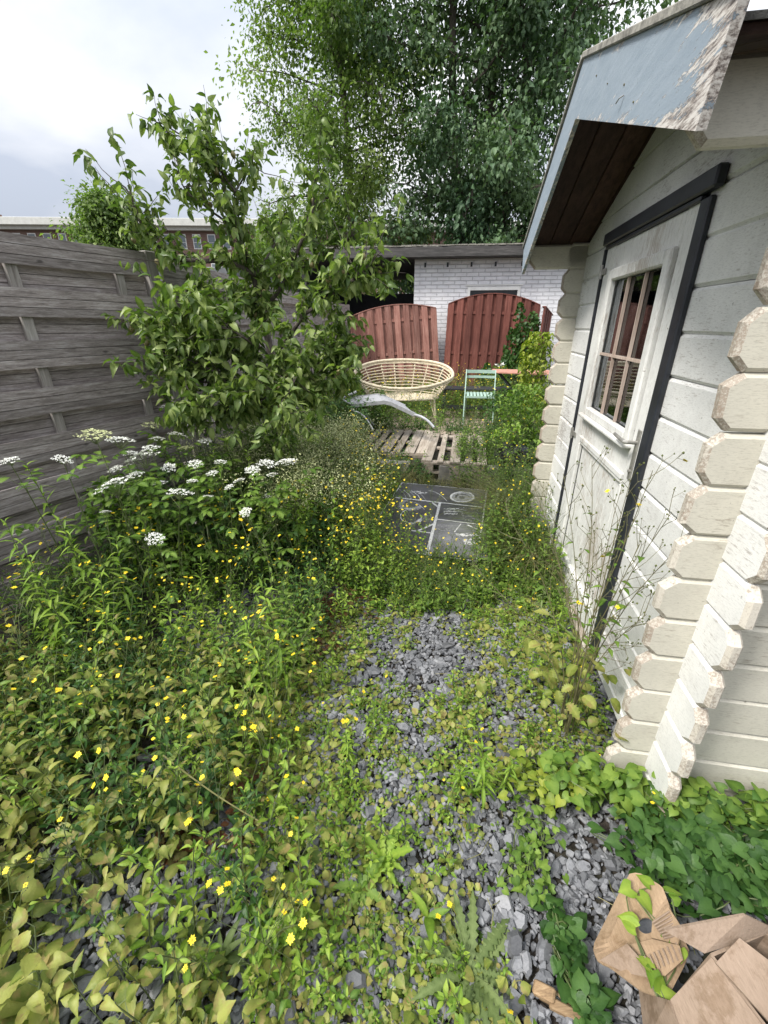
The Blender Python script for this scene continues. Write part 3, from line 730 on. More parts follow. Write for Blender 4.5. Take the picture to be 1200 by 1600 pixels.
for k in range(5):
    line([bl(150+k*40, 150+4*k), bl(200+k*45, 195+5*k), bl(225+k*50, 250+6*k)], .007, .0306+.0001*k, 'chalk' if k % 2 else 'chalkfaint')
an = np.linspace(0, 1, 12); line([bl(440+180*q, 165+100*q*q) for q in an], .006, .0307); line([bl(250+150*q, 270+80*q*q) for q in an], .006, .0307)
# scribbled print: rows of small marks, unreadable in the photo
r0 = np.random.default_rng(21)
def scribble(x0, x1, y0, y1, n, wd, mat, z):
    g = MB(); 
    for i in range(n):
        a_ = bl(r0.uniform(x0, x1), r0.uniform(y0, y1)); b_ = a_+np.array([r0.normal(0, .018), r0.normal(0, .009), 0]); q = norm(np.array([-(b_-a_)[1], (b_-a_)[0], 0])+1e-9)*wd*r0.uniform(.4, 1.2)
        zz = np.array([0, 0, z+i*2e-6]); g.add([a_+q+zz, b_+q+zz, b_-q+zz, a_-q+zz], [(0, 1, 2, 3)])
    return g.build('faded_print', M[mat], BE)
scribble(275, 360, 168, 182, 26, .0035, 'chalk', .0309); scribble(345, 432, 180, 194, 26, .0035, 'chalk', .0309)
for yy in (345, 368, 392): scribble(590, 745, yy-6, yy+6, 44, .003, 'chalk', .0309)
scribble(760, 980, 330, 470, 90, .004, 'chalkfaint', .0308); scribble(735, 915, 590, 612, 60, .006, 'chalk', .0309); scribble(800, 880, 640, 700, 40, .006, 'chalk', .0309)
scribble(390, 480, 400, 470, 60, .003, 'chalkfaint', .0308); scribble(540, 700, 500, 560, 60, .003, 'chalkfaint', .0308)
g = MB(); P = [bl(530, 455), bl(1000, 512), bl(1030, 850), bl(440, 785)]; g.add([p+np.array([0, 0, .0298]) for p in P], [(0, 1, 2, 3)]); g.build('sky_sheen_field', M['boardpale'], BE)  # paler field: sky reflection on the panel painted as a lighter grey

# ------------------------------------------------------------------ pallets
def pallet(loc, rz, W, L, planks, label, top=.21):
    e = empty('wooden_pallet', loc, rz, label, 'pallet'); r = np.random.default_rng(int(W*100)); x = 0
    for i, (pw, gp) in enumerate(planks):
        g = MB(); g.box((0, 0, 0), (pw, L, .02), bev=.002, tint=r.random()); o = g.build('plank', M['pallet'], e, loc=(x+pw/2, L/2+r.uniform(-.015, .015), top-.01), rot=(r.uniform(-.004, .004), 0, r.uniform(-.012, .012))); x += pw+gp
    for yy in (.045, L/2, L-.045):
        g = MB(); g.box((x/2, yy, top-.031), (x, .10, .020), tint=.5); g.build('cross_board', M['pallet'], e)
        for xx in (.07, x/2, x-.09):
            g = MB(); g.box((xx, yy, top-.086), (.13, .10, .088), tint=.4); g.build('block', M['pallet'], e)
        g = MB(); g.box((x/2, yy, top-.141), (x, .10, .020), tint=.3); g.build('bottom_board', M['pallet'], e)
    return e
az = -math.radians(11)
pallet((.42, 4.58, .0), az, .9, 1.32, [(.115, .055), (.065, .075), (.115, .06), (.085, .055), (.10, 0)], 'grey wooden pallet with wide gaps, nearest the cabin')
pallet((-.33, 5.0, .0), az, 1.1, 1.20, [(.10, .055), (.075, .045), (.13, .035), (.085, .05), (.125, .012), (.125, 0)], 'grey wooden pallet under the foot of the silver lounger')

# ------------------------------------------------------------------ silver lounger frame
LE = empty('sun_lounger_frame', tuple(D(610, 655, 5.9)*[1, 1, 0]+[0, 0, .3]), 0, 'silver curved sun lounger frame resting on the weathered pallet', 'sun lounger')
lo = np.array(LE.location)
def Q(px, py, d): return D(px, py, d)-lo
top = [Q(549, 634, 5.75), Q(562, 633, 5.65), Q(580, 629.5, 5.6), Q(600, 628.5, 5.55), Q(612, 631, 5.5), Q(630, 639, 5.4), Q(648, 648, 5.3)]
Wl = np.array([-.10, .46, .02]); g = MB()
def ext(P, n=24):
    P = np.array(P); t = np.linspace(0, len(P)-1, n); i = np.clip(t.astype(int), 0, len(P)-2); f = (t-i)[:, None]
    pm = P[np.clip(i-1, 0, len(P)-1)]; p0 = P[i]; p1 = P[i+1]; p2 = P[np.clip(i+2, 0, len(P)-1)]
    return .5*((2*p0)+(-pm+p1)*f+(2*pm-5*p0+4*p1-p2)*f**2+(-pm+3*p0-3*p1+p2)*f**3)
P6 = [top[0], top[2], top[3], top[4], top[6]]; tp = np.concatenate([np.linspace(top[0], top[3], 8)[:-1], np.linspace(top[3], top[4], 4)[:-1], np.linspace(top[4], top[6], 10)])
for off in (0*Wl, Wl):
    g = MB()
    for k in range(19): g.beam(tp[k]+off, tp[k+1]+off, .022, .045, mat=0)
    g.build('side_rail', M['metal'], LE)
g = MB(); fs = []; vs = []
for k in range(20): vs += [tp[k]+np.array([0, 0, .012]), tp[k]+Wl+np.array([0, 0, .012])]
g.add(vs, [(2*k, 2*k+2, 2*k+3, 2*k+1) for k in range(19)]); o = g.build('sling_seat', plain('pale_grey_sling', (.34, .345, .36), .7, .25, 60), LE)
sm = o.modifiers.new('thick', 'SOLIDIFY'); sm.thickness = .006
g = MB(); g.tube(ext([Q(648, 648, 5.3), Q(660, 652, 5.2), Q(670, 659, 5.15), Q(678, 668, 5.1)], 8), .017, 10); g.build('arm', M['metal'], LE)
g = MB(); g.tube(ext([Q(548, 640, 5.7), Q(566, 648, 5.6), Q(576, 660, 5.55), Q(583, 672, 5.5)], 10), .013, 10); g.build('leg', M['metal'], LE)
g = MB(); g.tube(ext([Q(570, 643, 5.9), Q(577, 655, 5.9), Q(584, 664, 5.9)], 8), .013, 10); g.build('leg', M['metal'], LE)
g = MB(); g.tube([Q(533, 623, 5.8), Q(557, 612, 5.8)], .016, 10); g.tube([Q(535, 624, 5.78), Q(552, 634, 5.75)], .012, 8); g.build('arm', M['metal'], LE)

# ------------------------------------------------------------------ rattan bench
RB = empty('rattan_bench', (.30, 6.95, .15), -math.radians(6), 'pale oval rattan bench with curved open back, overgrown with weeds', 'bench')
A_, B_ = .78, .42
def rim(ph, s):
    sh = 1-.42*s; zt = .70+.26*math.sin(ph)*(1 if math.sin(ph) > 0 else .35)
    return np.array([A_*(1-.30*s)*math.cos(ph), B_*math.sin(ph)*(1-.22*s)-.02*s, zt*(1-s)+.40*s+.035*math.cos(2*ph)*(1-s)])
ph = np.linspace(0, 2*PI, 61)[:-1]
g = MB(); g.tube([rim(q, 0) for q in ph], .021, 8, closed=True); g.tube([rim(q, 0)+np.array([0, 0, -.034]) for q in ph], .013, 8, closed=True); g.build('rim', M['rattan'], RB)
g = MB()
for k in range(1, 11):
    s_ = k/11; pa = np.linspace(-.42-.03*k, PI+.42+.03*k, 44); g.tube([rim(q, s_)+np.array([0, 0, .004*math.sin(9*q+k)]) for q in pa], .0075, 6)
g.build('curved_cane', M['rattan'], RB)
g = MB()
for q in (-.3, .25, .6, 1.05, 1.35, 1.8, 2.1, 2.55, 2.9, PI+.3):
    P = ext([rim(q, t)*np.array([1.02, 1.03, 1]) for t in (0, .3, .6, 1)], 8); g.tube(P, .011, 7)
g.build('rib', M['rattan'], RB)
g = MB(); g.tube([rim(q, 1)*np.array([1.04, 1.08, 1]) for q in ph], .016, 8, closed=True)
for k in range(17):
    yy = -.30+k*.038; hw = A_*.68*math.sqrt(max(.05, 1-(yy/.35)**2)); g.tube([(-hw, yy, .40), (0, yy, .385), (hw, yy, .40)], .0075, 6)
g.build('seat', M['rattan'], RB)
for sx in (-1, 1):
    for sy in (-1, 1):
        g = MB(); g.tube([(sx*.50, sy*.24, .40), (sx*.56, sy*.29, .0)], .016, 8); g.tube([(sx*.50-.07*sx, sy*.24, .39), (sx*.55, sy*.29, .06)], .010, 6); g.build('leg', M['rattan'], RB)

# ------------------------------------------------------------------ mint folding chair
CH = empty('folding_chair', (1.40, 6.35, .19), -math.radians(10), 'mint green slatted folding bistro chair standing on the overgrown patio', 'chair')
g = MB()
for k in range(8): 
    g = MB(); g.box((-.168+k*.048, .0, .482), (.034, .36, .014), bev=.003); g.build('seat_slat', M['mint'], CH)
for zz, hh in ((.775, .045), (.70, .034)):
    g = MB(); xs = np.linspace(-.215, .215, 9)
    for a_, b_ in zip(xs[:-1], xs[1:]): g.beam((a_, .225+.03*(1-(a_/.215)**2), zz), (b_, .225+.03*(1-(b_/.215)**2), zz), .012, hh)
    g.build('back_slat', M['mint'], CH)
for sx in (-1, 1):
    g = MB(); g.beam((sx*.212, .235, .80), (sx*.212, -.20, .0), .014, .026, (0, 1, 0)); g.build('back_leg', M['mint'], CH)
    g = MB(); g.beam((sx*.190, -.19, .47), (sx*.190, .24, .0), .014, .024, (0, 1, 0)); g.build('front_leg', M['mint'], CH)
g = MB(); g.box((0, -.19, .467), (.40, .020, .026)); g.box((0, .17, .467), (.40, .020, .026)); g.build('seat_frame', M['mint'], CH)

# rusty folding table
FT = empty('folding_table', (2.12, 6.75, .23), -math.radians(14), 'rusty pink topped folding table on black scissor legs, half hidden by the vine', 'table')
g = MB(); g.prism([(-.50, -.16), (-.28, -.32), (.50, -.32), (.55, .25), (-.45, .22)], .712, .728, axes=(0, 1, 2)); g.build('table_top', M['rust'], FT)
for sy in (-.2, .16):
    g = MB(); g.beam((-.36, sy, .70), (.32, sy, .0), .02, .02); g.build('leg', M['darkmetal'], FT)
    g = MB(); g.beam((-.32, sy+.025, .0), (.36, sy+.025, .70), .02, .02); g.build('leg', M['darkmetal'], FT)
g = MB(); g.beam((-.30, -.2, .05), (-.30, .18, .05), .018, .018); g.build('stretcher', M['darkmetal'], FT)
# dark low bench behind the chair
DB = empty('low_garden_bench', (1.50, 7.15, .15), -math.radians(8), 'low black slatted bench behind the mint green chair', 'bench')
for k in range(3):
    g = MB(); g.box((0, -.15+.13*k, .50), (1.15, .10, .025), bev=.003); g.build('seat_slat', M['darkmetal'], DB)
g = MB(); g.box((0, -.17, .22), (1.1, .03, .06)); g.build('stretcher', M['darkmetal'], DB)
for sx in (-1, 1):
    for sy in (-1, 1):
        g = MB(); g.box((sx*.50, sy*.13-.02, .245), (.05, .05, .49)); g.build('leg', M['darkmetal'], DB)

# black plastic bag
g = MB(); n_ = 26; m_ = 12; vs = []; r0 = np.random.default_rng(4)
for i in range(m_+1):
    th_ = PI*i/m_*.96
    for j in range(n_):
        a_ = 2*PI*j/n_; rr = math.sin(th_)**.7*(.17+.03*math.sin(5*a_+i)+.02*r0.normal()); vs.append((rr*math.cos(a_), rr*.8*math.sin(a_), .13+.14*math.cos(th_)+.008*r0.normal()))
fs = [(i*n_+j, i*n_+(j+1) % n_, (i+1)*n_+(j+1) % n_, (i+1)*n_+j) for i in range(m_) for j in range(n_)]
g.add(vs, fs); o = g.build('plastic_bag', M['plastic'], loc=(1.42, 4.55, .14), smooth=False); tag(o, 'crumpled black plastic bag among weeds at the far corner of the cabin', 'bag')

# ------------------------------------------------------------------ cardboard
def sheet(mb, pts, th=.005, mat=0, tint=.5):
    P = np.array(pts, float); n = len(P); c = P.mean(0); nn = np.zeros(3)
    for i in range(n): nn += np.cross(P[i]-c, P[(i+1) % n]-c)
    nn = nn/np.linalg.norm(nn)*th/2
    f = [tuple(range(n)), tuple(range(n, 2*n))[::-1]]+[(i, n+i, n+(i+1) % n, (i+1) % n) for i in range(n)]
    mb.add(np.concatenate([P+nn, P-nn]), f, mat, tint)
BX = empty('cardboard_box', tuple(G(1150, 1560, 0)), 0, 'open brown cardboard box with its flaps folded out, lower right corner', 'box')
bo = np.array(BX.location)
def K(px, py, z): return G(px, py, z)-bo
# box body: top rim at z=.34
r1, r2, r3, r4 = K(1112, 1492, .34), K(1196, 1457, .34), K(1330, 1560, .34), K(1225, 1640, .34)
dn = np.array([0, 0, -.33])
def q4(name, a, b, c, d, mat='card'):
    g = MB(); sheet(g, [a, b, c, d], .006); return g.build(name, M[mat], BX)
w1 = r1+dn+np.array([-.015, .01, 0]); w2 = r2+dn; w3 = r3+dn; w4 = r4+dn
q4('box_side', r1, r2, w2, w1); q4('box_side', r2, r3, w3, w2); q4('box_side', r3, r4, w4, w3); q4('box_side', r4, r1, w1, w4); q4('box_bottom', w1, w2, w3, w4)
q4('flap', K(1036, 1452, .37), K(1163, 1428, .40), K(1212, 1452, .345), K(1099, 1488, .345))
q4('flap', K(1118, 1505, .345), K(1155, 1466, .36), K(1290, 1570, .37), K(1240, 1640, .345))
q4('flap', K(1112, 1496, .335), K(1048, 1562, .24), K(1095, 1690, .22), K(1222, 1640, .335))
q4('flap', K(1000, 1548, .10), K(1046, 1563, .235), K(1080, 1640, .22), K(1010, 1630, .08))
# flattened torn carton with a round hole
FC = empty('flattened_carton', tuple(G(1000, 1480, 0)), 0, 'flattened tan carton with a round hole and torn corrugated edge beside the open box', 'carton')
fo = np.array(FC.location)
def F(px, py, z): return G(px, py, z)-fo
def zc(px, py): return .13+.00045*(px-930)-.00012*(py-1480)
out_ = [(985, 1363), (1000, 1364), (1035, 1385), (1048, 1420), (1060, 1450), (1078, 1487), (1068, 1512), (1042, 1562), (1002, 1548), (955, 1512), (936, 1504), (930, 1492), (926, 1478), (950, 1430), (972, 1385)]
hc = (1010, 1446); hole = [(hc[0]+13*math.cos(a_), hc[1]+13*math.sin(a_)) for a_ in np.linspace(0, 2*PI, 16)[:-1]]
def ring_mesh(outer, inner, thick=.005):
    # both loops resampled by angle round the hole
    an = np.linspace(0, 2*PI, 61)[:-1]
    def hit(poly, a_):
        d_ = np.array([math.cos(a_), math.sin(a_)]); best = 1
        for i in range(len(poly)):
            p, q = np.array(poly[i], float)-hc, np.array(poly[(i+1) % len(poly)], float)-hc; e_ = q-p
            det = d_[0]*(-e_[1])+e_[0]*d_[1]
            if abs(det) < 1e-9: continue
            t = (p[0]*(-e_[1])+e_[0]*p[1])/det; s_ = (d_[0]*p[1]-d_[1]*p[0])/det
            if t > 0 and 0 <= s_ <= 1: best = t
        return hc+d_*best
    rings = []
    for f_ in (0, .33, .66, 1):
        R = []
        for a_ in an:
            p = (1-f_)*hit(inner, a_)+f_*hit(outer, a_); R.append(F(p[0], p[1], zc(*p)+.006*math.sin(p[0]*.11+p[1]*.05)-.02*f_*f_*math.sin(a_*2+1)))
        rings.append(np.array(R))
    n = 60; V = np.concatenate(rings); V2 = V-np.array([0, 0, thick]); f = []
    for k in range(3):
        for i in range(n): j = (i+1) % n; f.append((k*n+i, k*n+j, (k+1)*n+j, (k+1)*n+i)); f.append((4*n+k*n+i, 4*n+(k+1)*n+i, 4*n+(k+1)*n+j, 4*n+k*n+j))
    for i in range(n): j = (i+1) % n; f.append((3*n+i, 3*n+j, 7*n+j, 7*n+i)); f.append((i, 4*n+i, 4*n+j, j))
    g = MB(); g.add(np.concatenate([V, V2]), f); return g
ring_mesh(out_, hole).build('carton_sheet', M['cardtan'], FC)
def fold(name, pts, dz, mat='cardtan'):
    g = MB(); sheet(g, [F(x_, y_, zc(x_, y_)+d_) for (x_, y_), d_ in zip(pts, dz)], .005); return g.build(name, M[mat], FC)
fold('torn_flap', [(937, 1500), (980, 1474), (1003, 1500), (1012, 1527), (975, 1519)], [.012, .045, .03, .02, .016], 'card')
fold('torn_flap', [(1020, 1440), (1045, 1418), (1066, 1450), (1060, 1476), (1018, 1466)], [.012, .030, .04, .03, .012])
fold('torn_flap', [(985, 1476), (1020, 1468), (1062, 1478), (1068, 1500), (1040, 1525), (1010, 1526)], [.012, .02, .03, .02, .015, .01], 'cardtan')
g = MB(); r0 = np.random.default_rng(6)
for k in range(9):      # corrugation ridges where the liner has torn off
    a_ = F(1000+k*7, 1497-k*3, zc(1000+k*7, 1497-k*3)+.030); b_ = F(1010+k*7, 1522-k*3, zc(1010+k*7, 1522-k*3)+.024); g.tube([a_, (a_+b_)/2+[0, 0, .002], b_], .0022, 6)
for k in range(7):
    a_ = F(1019+k*3, 1442+k*4, zc(1019, 1442)+.024+.002*k); b_ = F(1046+k*3, 1424+k*6, zc(1046, 1424)+.034); g.tube([a_, b_], .0022, 6)
g.build('corrugation', M['card'], FC)
g = MB(); r0 = np.random.default_rng(9)
for (a_, b_, w_) in (((0, 0, 0), (.11, -.05, .005), .03), ((.02, -.03, .02), (.13, -.075, .022), .022), ((-.01, .0, .015), (.035, -.025, .03), .03)): g.beam(a_, b_, w_, .018, bev=.004, tint=r0.random())
o = g.build('split_wood_scrap', M['scrap'], loc=tuple(G(838, 1545, .022))); tag(o, 'small split piece of brown timber lying on the slate chips', 'wood scrap')
# ------------------------------------------------------------------ leaves
RHT = [(0, .05), (.06, .20), (.15, .37), (.20, .36), (.31, .50), (.37, .46), (.50, .46), (.56, .39), (.70, .30), (.75, .23), (.88, .10), (1, 0)]
RH_ = [(0, .05), (.12, .30), (.32, .50), (.55, .42), (.80, .17), (1, 0)]      # rhombic, pointed
OV_ = [(0, .06), (.15, .36), (.42, .50), (.70, .38), (.90, .15), (1, 0)]
LA_ = [(0, .10), (.25, .42), (.5, .5), (.75, .32), (1, 0)]
RD_ = [(0, .15), (.2, .45), (.5, .52), (.8, .38), (1, 0)]
TO_ = [(0, .08), (.08, .3), (.14, .2), (.22, .42), (.29, .28), (.38, .5), (.46, .34), (.56, .5), (.64, .3), (.74, .42), (.82, .22), (.90, .2), (1, 0)]
def leaf(prof, L, W, fold=.25, droop=.25, mat=0, tint=.5, wave=0, lobes=0, pleat=0):
    v = []; f = []; tt = []; n = len(prof); idx = []
    for i, (t, w) in enumerate(prof):
        y = L*t*(1-.25*droop*t); z = -droop*L*t*t; ww = w*W
        if i == n-1: idx.append([len(v)]); v.append((0, y, z)); tt.append(tint)
        else:
            s = wave*(1 if i % 2 else -1)*L
            back = -lobes*L*(1 if i == 1 else .5) if i in (1, 2) else 0
            idx.append([len(v), len(v)+1, len(v)+2]); pz = pleat*L*(i % 2); v += [(-ww, y+back, z+fold*ww+s+pz), (0, y, z), (ww, y+back, z+fold*ww-s+pz)]; tt += [tint-.08, tint+.20, tint-.05]
    for i in range(n-1):
        a, b = idx[i], idx[i+1]
        if len(b) == 3: f += [(a[0], a[1], b[1], b[0]), (a[1], a[2], b[2], b[1])]
        else: f += [(a[0], a[1], b[0]), (a[1], a[2], b[0])]
    return mk(v, f, mat, np.array(tt))
def heart(L, W, mat=0, tint=.5, droop=.25):
    return leaf([(.0, .02), (.03, .33), (.10, .49), (.24, .53), (.42, .45), (.60, .32), (.80, .14), (1, 0)], L, W, .22, droop, mat, tint, 0, .24)
def dirs(az, el):
    return np.stack([np.cos(az)*np.cos(el), np.sin(az)*np.cos(el), np.sin(el)], -1)
UP = np.array([0, 0, 1.0])
def flower(r, mat, eye, petals=9, seed=0):
    g = MB(); rr = np.random.default_rng(seed)
    pt = mk([(-.16, .25, 0), (.16, .25, 0), (.21, .75, .06), (.0, 1.05, .03), (-.21, .75, .06)], [(0, 1, 2, 3, 4)], mat)
    a = np.arange(petals)*2*PI/petals+rr.normal(0, .06, petals)
    g.stamp(pt, np.zeros((petals, 3)), rotz(a), r*rr.uniform(.85, 1.1, petals))
    v = [(r*.33*math.cos(q), r*.33*math.sin(q), .02*r) for q in np.arange(6)*PI/3]+[(0, 0, .22*r)]
    g.add(v, [(i, (i+1) % 6, 6) for i in range(6)], eye); return g.tmpl()
FLW = flower(.0088, 0, 1)
def budt(r, mat):
    v = [(0, 0, -r*1.2)]+[(r*math.cos(q), r*math.sin(q), 0) for q in np.arange(5)*2*PI/5]+[(0, 0, r*1.4)]
    return mk(v, [(0, 1+(i+1) % 5, 1+i) for i in range(5)]+[(6, 1+i, 1+(i+1) % 5) for i in range(5)], mat)

def curve_pts(h, lean, az, n=6, sag=0):
    t = np.linspace(0, 1, n); return np.stack([lean*h*t**1.6*math.cos(az), lean*h*t**1.6*math.sin(az), h*t-sag*t*t], -1)
def at(P, t):
    x = t*(len(P)-1); i = np.clip(x.astype(int), 0, len(P)-2); f = (x-i)[:, None]; return P[i]*(1-f)+P[i+1]*f
# a leafy upright weed -> template; materials: 0 leaf 1 stem (2 petal 3 eye 4 bud)
def weed(seed, h, n, L, W, prof, el=(-.1, .5), top_small=.4, droop=.35, start=.12, lean=.15, opp=False, pet=.25, flow=0, buds=0, hrt=False, rad=.0018):
    r = np.random.default_rng(seed); g = MB(); P = curve_pts(h, lean*r.uniform(.3, 1.5), r.uniform(0, 6.28))
    g.tube(P, np.linspace(rad*1.3, rad*.6, len(P)), 4, 1, .5, cap=False)
    t = np.linspace(start, 1, n)+r.uniform(-.02, .02, n); t = np.clip(t, 0, 1)
    az = np.arange(n)*(PI/1 if opp else 2.4)+(np.arange(n)//2*PI/2 if opp else 0)+r.normal(0, .25, n)
    if opp: t = np.repeat(t[::2], 2)[:n]
    e = r.uniform(el[0], el[1], n)+.5*t*t; d = dirs(az, e); sc = (1-(1-top_small)*t**1.5)*r.uniform(.75, 1.2, n)*(.55+.45*np.minimum(1, t/.3))
    p = at(P, t); q = p+d*(pet*L*sc)[:, None]
    for k in range(3):
        tm = heart(L, W, 0, 0, droop*(.5+.5*k)) if hrt else leaf(prof, L, W, .15+.2*k, droop*(.3+.8*k), 0, 0, .006*k, 0, .03 if len(prof) > 9 else 0)
        s = np.arange(n) % 3 == k
        g.stamp(tm, q[s], (basis(d[s], UP) @ tiltm(s.sum(), .28))*np.stack([r.uniform(.65, 1.25, s.sum()), np.ones(s.sum()), np.ones(s.sum())], -1)[:, None, :], sc[s], r.uniform(.1, .95, s.sum()))
    if pet > .1:
        sd = norm(np.cross(d, UP))*rad*.45; v = np.stack([p-sd, p+sd, q+sd*.6, q-sd*.6], 1).reshape(-1, 3); g.put(T(v, np.arange(4*n), np.full(n, 4), np.full(n, 1), np.full(4*n, .5)))
    if flow or buds:
        panicle(g, r, P[-1], flow, buds, .10+.2*h)
    return g.tmpl()
def panicle(g, r, p0, flow, buds, spread, mats=(2, 3, 4), stem=1, fr=1.0):
    nb = max(2, (flow+buds)//3); ends = []
    for b in range(nb):
        a = r.uniform(0, 6.28); l = spread*r.uniform(.5, 1.1); mid = p0+l*.55*np.array([math.cos(a)*.5, math.sin(a)*.5, .8]); g.tube([p0-[0, 0, .02], mid], [.0011, .0008], 3, stem, cap=False)
        for k in range(r.integers(2, 4)):
            a2 = a+r.normal(0, .9); e = mid+l*.5*r.uniform(.4, 1)*np.array([math.cos(a2)*.65, math.sin(a2)*.65, .75]); g.tube([mid, e], [.0008, .0006], 3, stem, cap=False); ends.append(e)
    ends = np.array(ends); r.shuffle(ends)
    f = ends[:flow]; b = ends[flow:flow+buds]
    if len(f): g.stamp(T(FLW.v, FLW.l, FLW.s, np.where(FLW.m == 0, mats[0], mats[1]), FLW.t), f, tiltm(len(f), .45), r.uniform(.7, 1.1, len(f))*fr, 0)
    if len(b): g.stamp(budt(.0028, mats[2]), b, rotz(r.uniform(0, 6, len(b))), r.uniform(.7, 1.3, len(b)))
def rosette(seed, n, L, W, prof, el=(.1, .7), droop=.3, rings=1, h=.0, hrt=False, pet=.6, mat=0):
    r = np.random.default_rng(seed); g = MB(); az = np.arange(n)*2.4+r.normal(0, .2, n); e = r.uniform(el[0], el[1], n); sc = r.uniform(.55, 1.15, n)
    d = dirs(az, e); q = d*(pet*L*sc)[:, None]*r.uniform(.4, 1.3, n)[:, None]+np.array([0, 0, h])
    for k in range(2):
        s = np.arange(n) % 2 == k; tm = heart(L, W, mat, 0, droop) if hrt else leaf(prof, L, W, .25, droop*(.5+k), mat, 0)
        dd = dirs(az[s], e[s]*.4); g.stamp(tm, q[s], basis(dd, UP) @ tiltm(s.sum(), .3), sc[s], r.uniform(.2, .9, s.sum()))
    return g.tmpl()
def xb(y):          # edge of the thick growth left of the path
    return np.interp(y, [.2, .5, .75, 1.1, 1.5, 1.9, 2.2, 2.6, 3.2, 4.5, 9], [-.12, -.20, -.27, -.46, -.44, -.30, -.12, -.12, -.10, -.05, .3])
def xf(y): return np.where(y < 3.29, -1.59+.528*(y-3.29), -1.59+.16*(y-3.29))+.06
def cab(x, y): lx = (x-.965)*.9866-(y-1.05)*.1633; ly = (x-.965)*.1633+(y-1.05)*.9866; return lx, ly
def in_cab(x, y, m=.0): lx, ly = cab(x, y); return (lx > -.03-m) & (ly > -.02-m) & (ly < 2.3)
def on_board(x, y, m=0.0):
    dx = x-ctr[0]; dy = y-ctr[1]; a = dx*ux[0]+dy*ux[1]; b = dx*uy[0]+dy*uy[1]; return (abs(a) < Wb/2-m) & (abs(b) < Hb/2-m)
def snoise(x, y, f, s=0):
    return .5+.25*(np.sin(f*x*1.3+s)+np.sin(f*y*1.1+s*2.3+1.3*np.sin(f*.7*x)))*np.cos(f*.6*(x-y)+s*1.7)+.12*np.sin(f*2.3*x+f*1.9*y+s)
def scatter(name, label, tms, mats, xy, sc=(.7, 1.2), cat='weeds', tilt=.12, zoff=0.0, dt=(-.12, .12)):
    g = MB(); x, y = xy; n = len(x); w_ = rng.integers(0, len(tms), n)
    for k, t in enumerate(tms):
        s = w_ == k; m_ = s.sum()
        if m_: g.stamp(t, np.c_[x, y, gz(x, y)+zoff][s], rotz(U(0, 6.283, m_)) @ tiltm(m_, tilt), U(sc[0], sc[1], m_), U(dt[0], dt[1], m_))
    if g.n == 0: return
    return tag(g.build(name, mats, smooth=True), label, cat, kind='stuff')
def pick(n, x0, x1, y0, y1, keep):
    x = U(x0, x1, n); y = U(y0, y1, n); p = keep(x, y)*~((x > .52) & (x < 1.22) & (y > 4.33-.17*(x-.6)) & (y < 4.68-.17*(x-.6)))*~((x > .60) & (y < .80)); k = rng.random(n) < p; return x[k], y[k]
FM = lambda l: [M[l], M['stem'], M['petal'], M['yeye'], M['bud']]

# --- low cover on the slate
low = [rosette(s, 8, .018, .015, RD_, (.15, .9), h=.008) for s in range(5)]+[rosette(9+s, 5, .027, .023, RHT, (.2, .9), h=.012) for s in range(2)]
lows = [rosette(30+s, 12, .012, .009, OV_, (.1, 1.1), h=.006, pet=1.2) for s in range(4)]
def kp(x, y):
    d = np.clip(snoise(x, y, 8.5, 1)*2.4-1.0, 0, 1); left = np.clip(1-(x-xb(y))/.35, 0, 1)
    bare = np.exp(-(((x-.25)/.28)**2+((y-1.72)/.24)**2))+.8*np.exp(-(((x-.62)/.16)**2+((y-.80)/.15)**2))+.5*np.exp(-(((x-.45)/.16)**2+((y-.5)/.15)**2))
    rt = np.clip((x-.55)/.25, 0, 1)*np.clip((y-1.0)/.2, 0, 1)
    lowr = np.exp(-(((x-.62)/.22)**2+((y-.72)/.30)**2)); return np.clip(.34-.75*lowr+.72*d+.5*left+.6*rt-.95*bare, 0, 1)*~in_cab(x, y)*~on_board(x, y, .06)*(x > xb(y)-.15)
xy = pick(7000, -.75, 1.3, .25, 2.9, kp)
scatter('low_seedlings', 'small round-leaved olive green seedlings growing through the slate chips', low, FM('l_olive'), xy, (.6, 1.35), 'ground cover')
xy = pick(3800, -.6, 1.1, .25, 2.6, kp)
scatter('fine_groundcover', 'fine mid-green creeping weeds between the slate chips', lows, FM('l_mid'), xy, (.7, 1.4), 'ground cover')
# small loose sprigs standing a few centimetres above the stones
sp_ = [weed(s, .09, 9, .030, .014, OV_, (.0, .6), .5, .3) for s in range(4)]+[weed(50+s, .13, 10, .036, .017, RH_, (.0, .5), .5, .3) for s in range(3)]
xy = pick(2000, -.6, 1.2, .3, 2.8, lambda x, y: kp(x, y)*.75)
scatter('small_sprigs', 'short bright green sprigs scattered along the gravel path', sp_, FM('l_bright'), xy, (.6, 1.2))

# --- left foreground: pale, broad, pointed leaves
ol = [weed(s, .22, 12, .058, .038, RHT, (-.25, .45), .55, .45, .05, .25, pet=.5) for s in range(6)]
xy = pick(900, -1.9, .05, .20, 1.75, lambda x, y: ((x < xb(y)+.03*np.sin(9*y)) & (x > xf(y)))*np.clip(1.3-.5*y+.0*x, .25, 1)*np.clip(snoise(x, y, 6, 3)*3-.8, .05, 1))
scatter('broad_leaved_weeds', 'pale olive broad pointed leaves covering the ground at the lower left', ol, FM('l_olive'), xy, (.45, 1.35), dt=(-.28, .22))
ol2 = [weed(20+s, .30, 14, .070, .044, RHT, (-.2, .4), .5, .5, .05, .2, pet=.4) for s in range(4)]
xy = pick(150, -1.9, -.45, .30, 1.6, lambda x, y: ((x < xb(y)-.15) & (x > xf(y)))*.9)
scatter('broad_leaved_weeds', 'taller pale green leafy weeds rising at the far left edge in front', ol2, FM('l_olive'), xy, (.7, 1.2))
